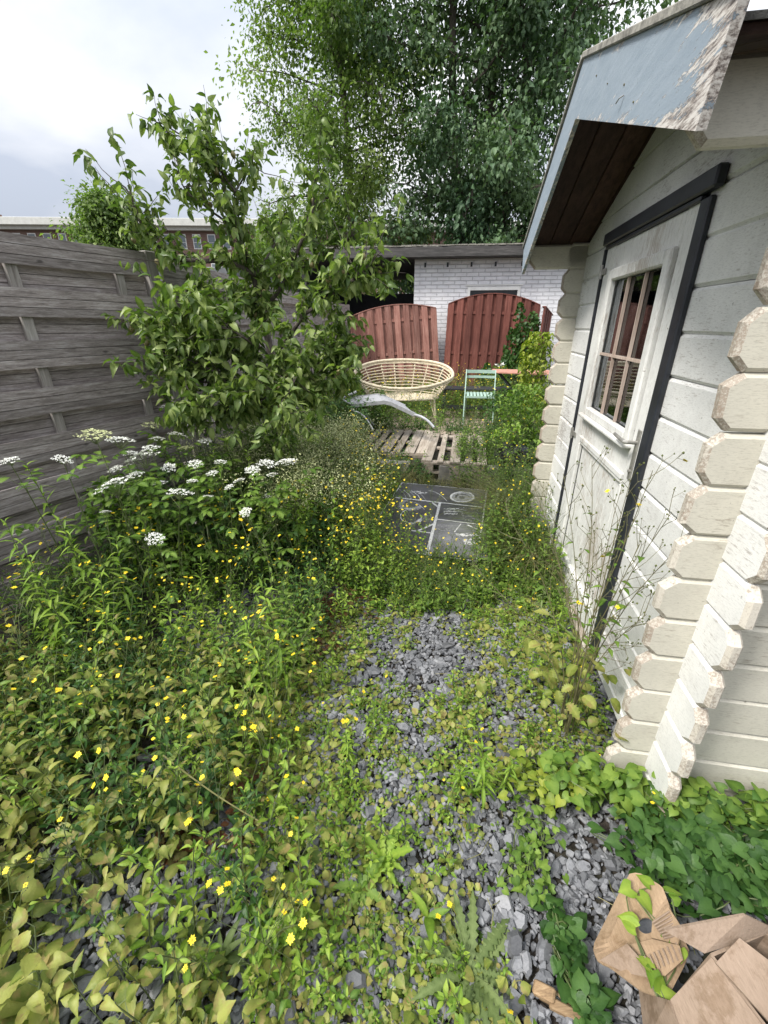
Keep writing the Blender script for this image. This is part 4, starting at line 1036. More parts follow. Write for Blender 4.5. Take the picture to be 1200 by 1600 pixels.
# dense mid-height greens
md = [weed(40+s, .34, 20, .050, .016, LA_, (.0, .7), .5, .3, .05, .2) for s in range(5)]+[weed(60+s, .30, 16, .045, .026, OV_, (-.1, .5), .5, .4, .05, .2) for s in range(3)]
xy = pick(3000, -2.6, .2, .6, 3.4, lambda x, y: ((x < xb(y)-.02) & (x > xf(y)))*np.clip((y-.5)/.9, .12, 1)*np.clip(snoise(x, y, 5.5, 5)*3-.9, .06, 1))
hf = rng.random(len(xy[0])) < .5+.5*np.sin(5*xy[0]+3*xy[1])
scatter('leafy_weeds', 'dense mid-green leafy weeds filling the bed along the fence', md, FM('l_mid'), (xy[0][hf], xy[1][hf]), (.55, 1.3))
scatter('leafy_weeds', 'darker leafy weeds mixed through the bed along the fence', md, FM('l_dark'), (xy[0][~hf], xy[1][~hf]), (.55, 1.15))
br_ = [weed(80+s, .30, 18, .046, .020, LA_, (.0, .7), .5, .3, .05, .2) for s in range(4)]
xy = pick(900, -2.4, .3, .5, 3.2, lambda x, y: ((x < xb(y)+.05) & (x > xf(y)))*np.clip(snoise(x, y, 4.5, 8)*2-.6, .02, 1))
scatter('leafy_weeds', 'brighter yellow-green leafy weeds between the darker ones on the left', br_, FM('l_bright'), xy, (.6, 1.25))
# yellow flowered
yf = [weed(100+s, U(.34, .5), 7, .045, .020, RH_, (.0, .6), .4, .3, .05, .25, flow=int(rng.integers(2, 5)), buds=9, rad=.0013) for s in range(7)]
xy = pick(360, -2.2, .1, .35, 2.7, lambda x, y: ((x < xb(y)+.06) & (x > xf(y)))*np.clip(snoise(x, y, 3, 2)*2-.4, .1, 1))
scatter('yellow_flowered_weeds', 'thin branching weeds with small yellow daisy flowers over the left bed', yf, FM('l_bright'), xy, (.65, 1.15))
yl = [weed(120+s, .13, 5, .035, .020, RH_, (.0, .6), .5, .3, .1, .3, flow=2, buds=3, rad=.001) for s in range(4)]
xy = pick(90, -.5, .95, .35, 2.5, lambda x, y: ~in_cab(x, y, .02)*~on_board(x, y)*~((x > .55) & (y < .9))*.55)
scatter('yellow_flowered_weeds', 'low scattered yellow daisy flowers on the gravel', yl, FM('l_bright'), xy, (.6, 1.2))
# the drift of yellow flowers left of the printed panel
yd = [weed(140+s, U(.42, .62), 22, .038, .020, OV_, (-.1, .6), .5, .3, .04, .15, flow=3, buds=8, rad=.0013) for s in range(6)]
def kd(x, y): return np.exp(-(((x+.10-.06*np.sin(3*y))/.26)**4))*np.clip((y-2.15)/.25, 0, 1)*np.clip((4.35-y)/.3, 0, 1)*~on_board(x, y, .10)
xy = pick(1300, -.6, .5, 2.1, 5.0, kd)
scatter('yellow_flower_drift', 'dense drift of tiny yellow flowers and fresh leaves left of the printed panel', yd, FM('l_bright'), xy, (.55, 1.12))
scatter('patio_weeds', 'small weeds rooted along the top of the kerb in front of the pallets', [weed(150+s, .12, 12, .034, .022, OV_, (-.1, .5), .6, .5, .1, .4) for s in range(3)], FM('l_mid'), (lambda q: (q, kerb_y(q)+.05+U(-.03, .05, len(q))))(U(.1, 1.5, 110)), (.6, 1.2), zoff=.04)
# band of herbs across the path below the panel
bd = [weed(160+s, .20, 14, .042, .018, LA_, (-.1, .7), .6, .4, .05, .3, flow=s % 2, buds=2) for s in range(4)]+[rosette(170+s, 12, .05, .030, OV_, (.1, 1.0), h=.02) for s in range(2)]
xy = pick(1250, -.4, 1.3, 2.05, 3.0, lambda x, y: ~in_cab(x, y, .0)*~on_board(x, y, .05)*np.clip((y-2.02+.12*np.sin(6*x))/.2, 0, 1)*np.where(y > 2.9, .5, 1))
scatter('herb_band', 'low mixed green herbs closing the path just below the printed panel', bd, FM('l_mid'), xy, (.45, 1.0))
# reddish herb robert patch
rd = [rosette(180+s, 16, .030, .026, TO_, (.2, 1.2), h=.03, pet=1.6) for s in range(3)]
xy = pick(240, -.85, -.05, 1.5, 2.35, lambda x, y: np.exp(-(((x+.40)/.25)**2+((y-2.0)/.25)**2))*.9)
x2 = pick(40, -.75, -.45, .8, 1.05, lambda x, y: np.ones_like(x)*.7)
scatter('reddish_weeds', 'reddish brown low weeds in the gap left of the gravel', rd, FM('l_red'), (np.r_[xy[0], x2[0]], np.r_[xy[1], x2[1]]), (.5, 1.1))

# --- mass right of the panel, between it and the cabin
rm = [weed(200+s, .38, 18, .050, .026, OV_, (-.2, .6), .5, .4, .05, .25, flow=s % 2, buds=2) for s in range(5)]
xy = pick(900, .6, 1.6, 2.3, 5.2, lambda x, y: ~in_cab(x, y, .0)*~on_board(x, y, .0)*(x > ctr[0]+Wb/2-.25+.16*(y-3.5))*np.where(y > 3.4, 1, .8))
scatter('leafy_weeds', 'leafy green weeds crowded between the printed panel and the cabin', rm, FM('l_mid'), xy, (.5, 1.1))
# low greenery along kerb and round pallets and furniture
kb = [weed(220+s, .20, 15, .045, .028, OV_, (-.1, .6), .6, .4, .05, .3) for s in range(4)]
def kk(x, y):
    k = (y > kerb_y(x)-.28)*~on_board(x, y, -.02)
    pal = (y > 4.62) & (y < 5.9) & (x > .0) & (x < 1.3); edge = (y < 4.52-.17*(x-.6)) | (y > 5.85)
    pal = pal | ((y > 4.95) & (y < 6.1) & (x > -.4) & (x < .6)); return k*np.where(pal, .03, 1)*np.where((x > .62) & (x < 1.05) & (y < 4.58), .25, 1)
xy = pick(1500, -.9, 2.1, 4.2, 6.3, kk)
scatter('kerb_weeds', 'dark green leafy weeds creeping over the kerb and round the pallets', kb, FM('l_dark'), xy, (.5, 1.1))
pt = [weed(240+s, .45, 18, .055, .022, LA_, (-.1, .7), .5, .4, .05, .2, flow=s % 3, buds=3) for s in range(5)]
xy = pick(1900, -1.0, 3.2, 5.7, 8.8, lambda x, y: np.where((y < 7.0) & (x > .9) & (x < 1.9), .5, 1)*np.where((y < 6.1) & (y > 5.0) & (x < 1.2) & (x > -.3), .1, 1))
scatter('patio_weeds', 'mixed green weeds growing up through the patio around bench and chair', pt, FM('l_mid'), xy, (.5, 1.15))
xy = pick(330, -1.0, 2.6, 7.3, 8.6, lambda x, y: np.ones_like(x))
scatter('patio_weeds', 'taller bright weeds at the foot of the red panels', [weed(260+s, .62, 22, .06, .026, LA_, (-.1, .7), .5, .4, .05, .2, flow=2, buds=3) for s in range(3)], FM('l_bright'), xy, (.5, 1.1))
# bed behind: dark hedge-like growth under the pear and on to the bench
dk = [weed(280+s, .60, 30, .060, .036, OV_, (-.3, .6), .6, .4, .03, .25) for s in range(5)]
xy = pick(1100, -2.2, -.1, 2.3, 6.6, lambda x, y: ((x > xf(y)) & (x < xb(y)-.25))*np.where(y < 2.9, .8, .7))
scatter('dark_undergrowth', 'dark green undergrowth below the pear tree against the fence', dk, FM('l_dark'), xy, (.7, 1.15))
def fuzz(seed, h=.66, dots=110):
    r = np.random.default_rng(seed); g = MB(); P = curve_pts(h, .12, r.uniform(0, 6)); g.tube(P, .0014, 3, 1, cap=False)
    q = norm(r.normal(size=(dots, 3)))*r.uniform(.02, .11, (dots, 1))*np.array([1, 1, 1.4])+P[-1]+np.array([0, 0, -.04])
    t = mk([(-1, -1, 0), (1, -1, .3), (1, 1, 0), (-1, 1, .3)], [(0, 1, 2, 3)], 2)
    g.stamp(t, q, tiltm(dots, .8), r.uniform(.0015, .0042, dots))
    for k in range(14):
        a = q[r.integers(dots)]; g.tube([P[-2], a], [.0007, .0004], 3, 1, cap=False)
    n = 26; d = dirs(r.uniform(0, 6.28, n), r.uniform(-.2, .7, n)); g.stamp(leaf(LA_, .046, .015, .2, .3, 0, .5), at(P, r.uniform(.2, .95, n)), basis(d, UP), 1.0)
    return g.tmpl()
fz = [fuzz(s) for s in range(5)]
xy = pick(950, -1.5, -.12, 2.45, 4.35, lambda x, y: ((x > xf(y)+.1) & (x < -.18))*np.clip(1-((x+.62)/.75)**4, 0, 1)*np.clip(1.15-.12*(y-2.4), 0, 1)*np.where((y < 2.9) & (x < -.75), 0, 1)*np.clip(snoise(x, y, 5, 4)*2.5-.3, .15, 1))
scatter('cream_flower_haze', 'hazy mass of tiny cream flower heads and seed heads right of the white umbels', fz, [M['l_bright'], M['stem'], M['creamfl']], xy, (.75, 1.2), 'flowering weeds', dt=(0, 0))

# --- grass: blades
def blade(h, w, bend, mat=0, tint=.5, n=5):
    v = []; f = []
    for i in range(n):
        t = i/(n-1); ww = w*(1-t)**.7*.5; y = bend*h*t**1.8; z = h*(t-.35*bend*t*t); v += [(-ww, y, z), (ww, y, z)]
    for i in range(n-1): f.append((2*i, 2*i+1, 2*i+3, 2*i+2))
    return mk(v, f, mat, tint)
def tuft(seed, n, h, w, bend=(.3, 1.1), fan=None, mat=0, spread=.03):
    r = np.random.default_rng(seed); g = MB()
    for k in range(5):
        m_ = n//5; az = r.uniform(0, 6.28, m_) if fan is None else r.normal(fan, .55, m_); g.stamp(blade(h, w, bend[0]+(bend[1]-bend[0])*k/4, mat, 0), np.c_[r.normal(0, spread, m_), r.normal(0, spread, m_), np.zeros(m_)], rotz(az-PI/2) @ tiltm(m_, .12), r.uniform(.55, 1.1, m_), r.uniform(.1, .9, m_))
    return g.tmpl()
gr = [tuft(s, 40, .17, .0045, spread=.02) for s in range(3)]
xy = pick(230, -.35, 1.5, 2.2, 4.3, lambda x, y: ~in_cab(x, y, -.02)*~on_board(x, y, .02)*np.where(y < 2.9, .8, .9))
scatter('grass', 'thin green grass round the edges of the printed panel', gr, [M['grass']], xy, (.5, 1.2), 'grass')
xy = pick(60, .1, 1.3, 4.0, 4.5, lambda x, y: ~on_board(x, y, 0)*1.0)
scatter('dry_grass', 'dry straw-coloured grass between the printed panel and the kerb', gr, [M['straw']], xy, (.6, 1.3), 'grass')
# dead stems and fallen leaves on the stones
g = MB(); nn = 170; x = U(-.6, 1.1, nn); y = U(.4, 2.3, nn); k = ~in_cab(x, y); x = x[k]; y = y[k]
for xx, yy in zip(x, y):
    a = U(0, 6.28); l = U(.02, .10); g.tube([(xx, yy, float(gz(xx, yy))+.024), (xx+l*.5*math.cos(a), yy+l*.5*math.sin(a), float(gz(xx, yy))+.030), (xx+l*math.cos(a+.3), yy+l*math.sin(a+.3), float(gz(xx, yy))+.022)], .0011, 4, tint=U(0, 1))
tag(g.build('dead_stalks', M['straw']), 'thin dead stalks lying on the slate chips', 'litter', kind='stuff')
# ------------------------------------------------------------------ pear tree
def limb_tree(e, mat, paths, twigs_per_m, twl, seed, name='limb', minr=.004, jit=.35, droop=0.0):
    """limbs as children; returns twig points and directions for the leaves"""
    r = np.random.default_rng(seed); tp = []; td = []
    for j, (P, r0, r1) in enumerate(paths):
        C = ext(P, max(8, len(P)*5)); C = C+np.cumsum(r.normal(0, .004, C.shape), 0)*min(1, r0*40); g = MB(); g.tube(C, np.linspace(r0, r1, len(C)), 8)
        L = np.linalg.norm(np.diff(C, axis=0), axis=1).sum(); n = int(L*twigs_per_m)
        for k in range(n):
            t = r.uniform(.18 if j else .35, 1); i = min(len(C)-2, int(t*(len(C)-1))); p = C[i]; ax = norm(C[i+1]-C[i])
            d = norm(ax*.6+norm(r.normal(size=3))*1.0+np.array([0, 0, .25])); l = twl*r.uniform(.4, 1.2); q = [p]
            for s in range(4): d = norm(d+r.normal(0, jit, 3)*.5+np.array([0, 0, .06-droop])); q.append(q[-1]+d*l/4); 
            g.tube(q, [minr*1.3, minr, minr*.8, minr*.6, minr*.4], 4)
            for s in range(1, 5):
                for u in (0, .5): tp.append(q[s-1]*(1-u)+q[s]*u if u else q[s]); td.append(norm(q[s]-q[s-1]))
        tp.append(C[-1]); td.append(norm(C[-1]-C[-2]))
        g.build('trunk' if j == 0 else 'limb', mat, e)
    return np.array(tp), np.array(td)
PT = empty('pear_tree', tuple(G(415, 745, 0)*[1, 1, 0]), 0, 'sprawling pear tree with drooping curled leaves and small brown pears in front of the fence', 'tree')
po = np.array(PT.location)
def PP(px, py, d): return D(px, py, d)-po
d0 = float(po[1]); d0 = 3.35; PT.location = (D(420, 640, d0)[0], d0, 0); po = np.array(PT.location)
paths = [([np.array([0, 0, 0]), PP(430, 640, d0), PP(428, 560, d0+.05), PP(416, 480, d0+.1), PP(400, 420, d0), PP(385, 370, d0-.05), PP(368, 300, d0), PP(345, 250, d0), PP(318, 215, d0-.05)], .055, .008),
         ([PP(416, 480, d0), PP(450, 430, d0-.1), PP(475, 370, d0-.2), PP(490, 320, d0-.2), PP(492, 275, d0-.2)], .026, .006),
         ([PP(400, 430, d0), PP(360, 412, d0-.1), PP(310, 405, d0-.15), PP(265, 400, d0-.15), PP(225, 360, d0-.2), PP(205, 310, d0-.2), PP(185, 290, d0-.2)], .030, .005),
         ([PP(428, 560, d0), PP(470, 500, d0-.25), PP(520, 460, d0-.3), PP(565, 430, d0-.35), PP(600, 395, d0-.35)], .026, .005),
         ([PP(428, 580, d0), PP(370, 555, d0-.25), PP(310, 540, d0-.35), PP(255, 520, d0-.4), PP(220, 500, d0-.4)], .028, .005),
         ([PP(430, 600, d0), PP(380, 600, d0-.35), PP(330, 600, d0-.5), PP(280, 590, d0-.5)], .022, .005),
         ([PP(429, 590, d0), PP(480, 570, d0-.3), PP(520, 560, d0-.3), PP(550, 540, d0-.2)], .020, .004),
         ([PP(368, 300, d0), PP(320, 235, d0), PP(275, 205, d0), PP(250, 190, d0)], .012, .004),
         ([PP(385, 370, d0), PP(330, 330, d0-.1), PP(290, 300, d0-.1), PP(275, 270, d0-.1)], .014, .004),
         ([PP(450, 430, d0-.1), PP(500, 400, d0-.1), PP(545, 370, d0-.1), PP(560, 345, d0-.1)], .015, .004),
         ([PP(430, 600, d0), PP(360, 590, d0-.5), PP(290, 560, d0-.6), PP(240, 545, d0-.6)], .018, .004),
         ([PP(430, 610, d0), PP(390, 630, d0-.5), PP(330, 640, d0-.65), PP(280, 640, d0-.65)], .018, .004),
         ([PP(430, 610, d0), PP(470, 620, d0-.4), PP(510, 600, d0-.4), PP(545, 590, d0-.3)], .018, .004),
         ([PP(428, 560, d0), PP(400, 540, d0-.5), PP(350, 510, d0-.6), PP(290, 490, d0-.6)], .018, .004),
         ([PP(430, 590, d0), PP(460, 590, d0-.6), PP(440, 640, d0-.7)], .016, .004),
         ([PP(430, 620, d0), PP(400, 640, d0-.4), PP(370, 655, d0-.6)], .016, .004),
         ([PP(416, 480, d0), PP(380, 470, d0+.2), PP(330, 480, d0+.3), PP(300, 470, d0+.3)], .016, .004),
         ([PP(400, 430, d0), PP(430, 380, d0+.25), PP(445, 330, d0+.3)], .014, .004),
         ([PP(368, 300, d0), PP(395, 260, d0+.1), PP(400, 290, d0+.0)], .010, .003)]
paths = [(a_, b_*.62, c_*.7) for a_, b_, c_ in paths]
tp, td = limb_tree(PT, M['barkpale'], paths, 26, .30, 5, minr=.0026)
def near_any(p): return p
r = np.random.default_rng(77); g = MB()
pl = [leaf(OV_, .068, .036, .5, .55, 0, .0, .03), leaf(OV_, .060, .034, .35, .9, 0, .0, -.03), leaf(RH_, .072, .036, .7, .7, 0, .0, .04), leaf(OV_, .062, .030, .9, .4, 0, .0, .02)]
nl = len(tp); rep = 4
P = np.repeat(tp, rep, 0); Dd = np.repeat(td, rep, 0); n = len(P)
keep = r.random(n) < np.where(P[:, 2] > 1.9, .36, .75); P = P[keep]; Dd = Dd[keep]; n = len(P)
d = norm(Dd*.35+norm(r.normal(size=(n, 3)))*.8+np.array([0, 0, -.45])); base = P+d*.018+r.normal(0, .006, (n, 3))
for k in range(4):
    s = np.arange(n) % 4 == k; m_ = s.sum()
    u = norm(np.array([0, 0, 1.0])+r.normal(0, .5, (m_, 3))); g.stamp(pl[k], base[s], basis(d[s], u), r.uniform(.7, 1.25, m_), r.uniform(.2, .95, m_))
print('pear leaves', n)
g.build('crown', [M['l_pear']], PT, smooth=True)
prof = [(0, .0), (.05, .35), (.25, .85), (.45, 1.0), (.65, .75), (.85, .38), (1, .12)]
g = MB(); v = []; f = []
for i, (t, w_) in enumerate(prof):
    for k in range(8): v.append((.017*w_*math.cos(k*PI/4), .017*w_*math.sin(k*PI/4), -.045*(1-t)))
for i in range(6):
    for k in range(8): f.append((i*8+k, i*8+(k+1) % 8, (i+1)*8+(k+1) % 8, (i+1)*8+k))
g.add(v, f); g.tube([(0, 0, -.002), (.003, 0, .022)], .0014, 5); pm = g.mesh('pear', [M['pear']], True)
sel = r.permutation(len(tp))[:46]
for i in sel:
    o = bpy.data.objects.new('pear', pm); COL.objects.link(o); o.parent = PT; o.location = tuple(tp[i]-np.array([0, 0, .02])); o.rotation_euler = (r.normal(0, .5)+(PI if r.random() < .4 else 0), r.normal(0, .5), 0)

# ------------------------------------------------------------------ big trees behind
def clump(seed, n, L, W, rad, droop, mat=0):
    r = np.random.default_rng(seed); g = MB(); q = r.normal(size=(n, 3))*rad*np.array([1, 1, .6]); q[:, 2] -= .3*np.linalg.norm(q[:, :2], axis=1)
    d = norm(q*.8+r.normal(0, rad, (n, 3))+np.array([0, 0, -droop*rad])); t = leaf([(0, .1), (.45, .5), (1, 0)], L, W, .3, .4, mat, 0)
    g.stamp(t, q, basis(d, norm(UP+r.normal(0, .4, (n, 3)))), r.uniform(.6, 1.3, n), r.uniform(.25, .8, n)); return g.tmpl()
def big_tree(name, label, x, y, h, rb, limbs, z0, Lmax, leafm, cl, seed, asym=(0, 0), bark='bark', per=5, cat='tree', up=.45, dens=1.0, shape=1.0, tv=.18, trunks=1):
    e = empty(name, (x, y, 0), 0, label, cat); r = np.random.default_rng(seed); tr = MB(); lb = MB(); cp = []; ct = []
    for tk in range(trunks):
        tx = (tk-(trunks-1)/2)*.5
        C = ext([np.array([tx*.4+r.normal(0, .02*h*k/4), r.normal(0, .02*h*k/4), h*k/4])+np.array([tx*k/2, 0, 0]) for k in range(5)], 24); tr.tube(C, np.linspace(rb, rb*.12, 24), 10)
        for i in range(limbs//trunks):
            t = (i+r.uniform(0, 1))/(limbs//trunks); z = z0+(h*.98-z0)*t; p = at(C, np.array([z/h]))[0]
            a = i*2.4+r.normal(0, .3); sh = (math.sin(PI*min(1, .22+t*.80))**.8)*shape
            L = Lmax*max(.18, sh)*r.uniform(.8, 1.12)*(1+asym[0]*math.cos(a)+asym[1]*math.sin(a))
            d = np.array([math.cos(a), math.sin(a), up*(.2+t)]); d = norm(d); K = 7; q = [p]
            for s in range(K): d = norm(d+r.normal(0, .13, 3)+np.array([0, 0, -.02])); q.append(q[-1]+d*L/K)
            q = np.array(q); lb.tube(q, np.linspace(rb*.28*(1-.6*t), .012, K+1), 5)
            tl = r.normal(0, tv)
            for s in range(1, K+1):
                for w_ in range(per if s > 1 else 1):
                    dd = norm(d*.5+norm(r.normal(size=3))); l = L*.26*r.uniform(.3, 1); b = q[s]+dd*l
                    if s > 1 and w_ < 2: lb.tube([q[s], (q[s]+b)/2+r.normal(0, .04, 3), b], [.02, .012, .006], 3)
                    if r.random() < dens: cp.append(b); ct.append(tl+r.normal(0, .07))
                    if r.random() < dens*.6: cp.append((q[s]+b)/2); ct.append(tl)
    tr.build('trunk', M[bark], e); lb.build('limbs', M[bark], e)
    cp = np.array(cp); ct = np.array(ct); g = MB(); w_ = r.integers(0, len(cl), len(cp))
    for k in range(len(cl)):
        s = w_ == k; m_ = s.sum(); g.stamp(cl[k], cp[s], rotz(r.uniform(0, 6.28, m_)) @ tiltm(m_, .3), r.uniform(.7, 1.25, m_), ct[s])
    print(name, 'clumps', len(cp)); g.build('crown', [leafm], e); return e
c1 = [clump(s, 50, .105, .062, .30, .3) for s in range(5)]; c2 = [clump(10+s, 48, .135, .085, .33, .9) for s in range(5)]
big_tree('broadleaf_tree', 'tall lighter green tree with a visible dark trunk, left of the two behind the outbuilding', -1.0, 15.5, 13.5, .15, 60, 3.0, 2.35, M['l_alder'], c1, 3, (-.05, 0), per=5, dens=.44, shape=1.0)
big_tree('maple_tree', 'large dark green maple with many stems filling the sky behind the white outbuilding', 2.9, 15.0, 14.0, .20, 84, 2.7, 2.95, M['l_maple'], c2, 8, (0, 0), per=5, dens=.40, trunks=3)
c3 = [clump(20+s, 26, .10, .055, .20, .1) for s in range(4)]
big_tree('small_tree', 'small round-headed tree showing above the left fence in front of the apartment block', -6.3, 11.5, 4.2, .07, 30, 1.6, .85, M['l_alder'], c3, 14, per=4, dens=.9, up=.9)
big_tree('broadleaf_tree', 'dark shrubby tree low behind the outbuilding roof at the right', 8.0, 20.0, 6.2, .16, 34, 1.5, 2.9, M['l_maple'], c2, 24, per=4, dens=.9)
big_tree('broadleaf_tree', 'low bushy tree behind the pear tree, beside the apartment block', -3.9, 19.0, 5.0, .12, 36, 1.0, 1.9, M['l_alder'], c1, 34, per=4, dens=.9)

# ------------------------------------------------------------------ apartment block far left
AB = empty('apartment_block', (-14, 60, -.45), math.radians(2), 'long brown brick apartment block with a pale cornice and white windows, above the left fence', 'building')
m, nt, out = nm('brown_brick'); v = coords(nt); c = ramp(nt, noise(nt, v, 1.5, 5), [(.3, (.17, .105, .085)), (.7, (.25, .16, .13))])
wv = nt.nodes.new('ShaderNodeTexWave'); wv.bands_direction = 'Z'; wv.inputs['Scale'].default_value = 1.6; nt.links.new(v, wv.inputs['Vector']); c = mixc(nt, .25, c, wv.outputs['Color'], 'MULTIPLY')
principled(nt, out, c, .9); M['brick'] = m
g = MB(); g.box((0, 5, 6.3), (74, 10, 12.6)); g.build('wall', M['brick'], AB)
M['cornice'] = plain('pale_cornice', (.62, .62, .58), .7, .1, 3)
g = MB(); g.box((0, 4.7, 13.0), (75.5, 11.6, .75), bev=.03); g.box((0, 4.75, 12.45), (74.6, 10.7, .35)); g.build('cornice', M['cornice'], AB)
wm = MB(); wm.box((0, .02, 0), (.95, .10, 1.55)); wmesh = wm.mesh('window', [M['whitepaint']])
pm_ = MB(); pm_.box((0, -.045, .30), (.75, .04, .72)); pm_.box((0, -.045, -.40), (.75, .04, .55)); m, nt, out = nm('pale_window_glass'); principled(nt, out, (.16, .19, .21), .1); M['pglass'] = m; pmesh = pm_.mesh('pane', [m])
cols_ = [x for x in np.arange(-33, -1.5, 1.75)]
for zc_, cs in ((11.2, cols_), (8.2, cols_), (6.4, [13.6, 15.4, 17.2, 19.0, 20.8])):
    for x in cs:
        o = bpy.data.objects.new('window', wmesh); COL.objects.link(o); o.parent = AB; o.location = (x, 0, zc_)
        p_ = bpy.data.objects.new('pane', pmesh); COL.objects.link(p_); p_.parent = o
for x in (-36.0, -33.2): g = MB(); g.box((x, 3, 13.7), (1.2, 1.6, .8)); [g.box((x-.4+.27*k, 3, 14.2), (.16, .3, .30)) for k in range(4)]; g.build('chimney', M['brick'], AB)

# ------------------------------------------------------------------ umbels
def umbel(seed, R_, mat=0, stem=1):
    r = np.random.default_rng(seed); g = MB(); n = 17; fl = mk([(math.cos(a)*(1 if k % 2 else .55), math.sin(a)*(1 if k % 2 else .55), .05) for k, a in enumerate(np.arange(10)*2*PI/10)], [tuple(range(10))], mat)
    for k in range(n):
        rr = R_*math.sqrt((k+.5)/n); a = k*2.4; e = np.array([rr*math.cos(a), rr*math.sin(a), R_*.30*(1-(rr/R_)**2)+r.normal(0, .0015)]); g.tube([(0, 0, -R_*.75), e*[.6, .6, .3]+[0, 0, -R_*.25], e-[0, 0, .002]], [.0011, .0008, .0006], 3, stem, cap=False)
        m_ = 15; q = r.normal(size=(m_, 3))*R_*.115*np.array([1, 1, .25])+e; g.stamp(fl, q, tiltm(m_, .35), r.uniform(.0026, .0046, m_), r.uniform(-.1, .3, m_))
    return g
um = [umbel(s, 1.0*.05).mesh('flower_head', [M['whitefl'], M['stem']]) for s in range(3)]
ug = [umbel(9+s, .05).mesh('flower_head', [M['creamfl'], M['stem']]) for s in range(2)]
def comp_leaf(seed):
    r = np.random.default_rng(seed); g = MB(); C = np.array([(0, 0, 0), (0, .07, .03), (0, .15, .035)]); g.tube(C, [.0015, .0012, .0008], 4, 1, cap=False)
    for (px_, py_, a, s) in ((0, .15, 0, 1.2), (0, .12, .9, 1), (0, .12, -.9, 1), (0, .075, 1.2, .8), (0, .075, -1.2, .8)):
        dd = np.array([[math.sin(a), math.cos(a), -.05]]); g.stamp(leaf(TO_, .062, .040, .2, .4, 0, 0), [(px_, py_, .03)], basis(dd, UP), s, r.uniform(.3, .7))
    return g.tmpl()
cls = [comp_leaf(s) for s in range(3)]
UM = [(178, 758, 2.0, 30, 0, 'widest flat white umbel, low at the left over dark leaves'), (281, 770, 2.05, 20, 0, 'round white umbel right of the widest one'), (222, 716, 2.2, 28, 0, 'broad white umbel standing behind the widest one'), (188, 689, 2.2, 21, 0, 'white umbel seen against the fence boards, top left of the group'),
      (98, 718, 1.9, 14, 0, 'small white umbel over the leafy shoot near the fence'), (15, 720, 1.75, 14, 0, 'small flat umbel on a bare stem at the left edge'), (148, 680, 2.1, 24, 1, 'greenish unripe umbel on a tall stem in front of the fence'), (242, 842, 1.8, 16, 0, 'lowest white umbel among the yellow flowers'),
      (384, 800, 2.15, 11, 0, 'small white umbel lowest on the right side of the group'), (298, 652, 2.8, 17, 0, 'white umbel highest in the group near the pear leaves'), (263, 636, 3.0, 12, 0, 'small far white umbel beside the pear tree foliage'), (246, 686, 2.6, 12, 0, None), (277, 680, 2.6, 15, 0, None),
      (338, 657, 2.9, 9, 0, None), (331, 740, 2.3, 11, 0, None), (374, 751, 2.2, 11, 0, None), (358, 761, 2.2, 8, 0, None), (394, 735, 2.25, 14, 0, None), (418, 725, 2.3, 15, 0, None), (443, 722, 2.35, 15, 0, None), (325, 776, 2.2, 10, 0, None), (264, 731, 2.3, 12, 0, None), (181, 733, 2.15, 12, 0, None),
      (203, 709, 2.25, 13, 0, None), (455, 722, 2.4, 11, 0, None), (418, 775, 2.6, 8, 0, None), (305, 668, 2.8, 12, 1, None), (345, 700, 2.7, 14, 1, None), (240, 665, 2.7, 16, 1, None), (290, 700, 2.6, 12, 1, None), (425, 742, 2.35, 10, 0, None), (350, 640, 3.0, 11, 0, None), (212, 742, 2.15, 14, 0, None), (250, 755, 2.2, 12, 0, None), (305, 725, 2.3, 12, 0, None), (300, 752, 2.2, 9, 0, None), (345, 722, 2.35, 10, 0, None), (235, 700, 2.35, 13, 0, None), (320, 690, 2.6, 12, 0, None), (165, 800, 1.9, 9, 0, None)]
r = np.random.default_rng(31)
for i, (px, py, d_, rad_, gm, lab) in enumerate(UM):
    h = D(px, py, d_); bx = h[0]+r.normal(0, .06); by = h[1]+r.normal(.06, .06); z0 = float(gz(bx, by))-.01
    e = empty('umbellifer', (bx, by, z0), 0, lab or ('small white umbel on a thin stem among the others by the pear tree' if not gm else 'greenish cream umbel going over among the white ones'), 'flower', 'white umbels along the fence')
    H = np.array([h[0]-bx, h[1]-by, h[2]-z0]); P = ext([np.zeros(3), H*[.1, .1, .35], H*[.6, .6, .75], H-[0, 0, .02]], 9)
    g = MB(); g.tube(P, np.linspace(.0042, .0016, 9), 6); g.build('stem', M['stem'], e)
    g = MB(); n = 7; t = r.uniform(.3, .85, n); dd = dirs(r.uniform(0, 6.28, n), r.uniform(.0, .6, n))
    for k in range(3): s = np.arange(n) % 3 == k; g.stamp(cls[k], at(P, t[s]), basis(dd[s], UP), r.uniform(.6, 1.0, s.sum()), r.uniform(-.15, .2, s.sum()))
    g.build('leaves', FM('l_mid'), e)
    R_ = rad_/660*d_*.95; o = bpy.data.objects.new('flower_head', (ug if gm else um)[i % (2 if gm else 3)]); COL.objects.link(o); o.parent = e; o.location = tuple(H); s_ = R_/.05; o.scale = (s_, s_, s_*.9); o.rotation_euler = (r.normal(0, .15)+.12, r.normal(0, .15), r.uniform(0, 6))

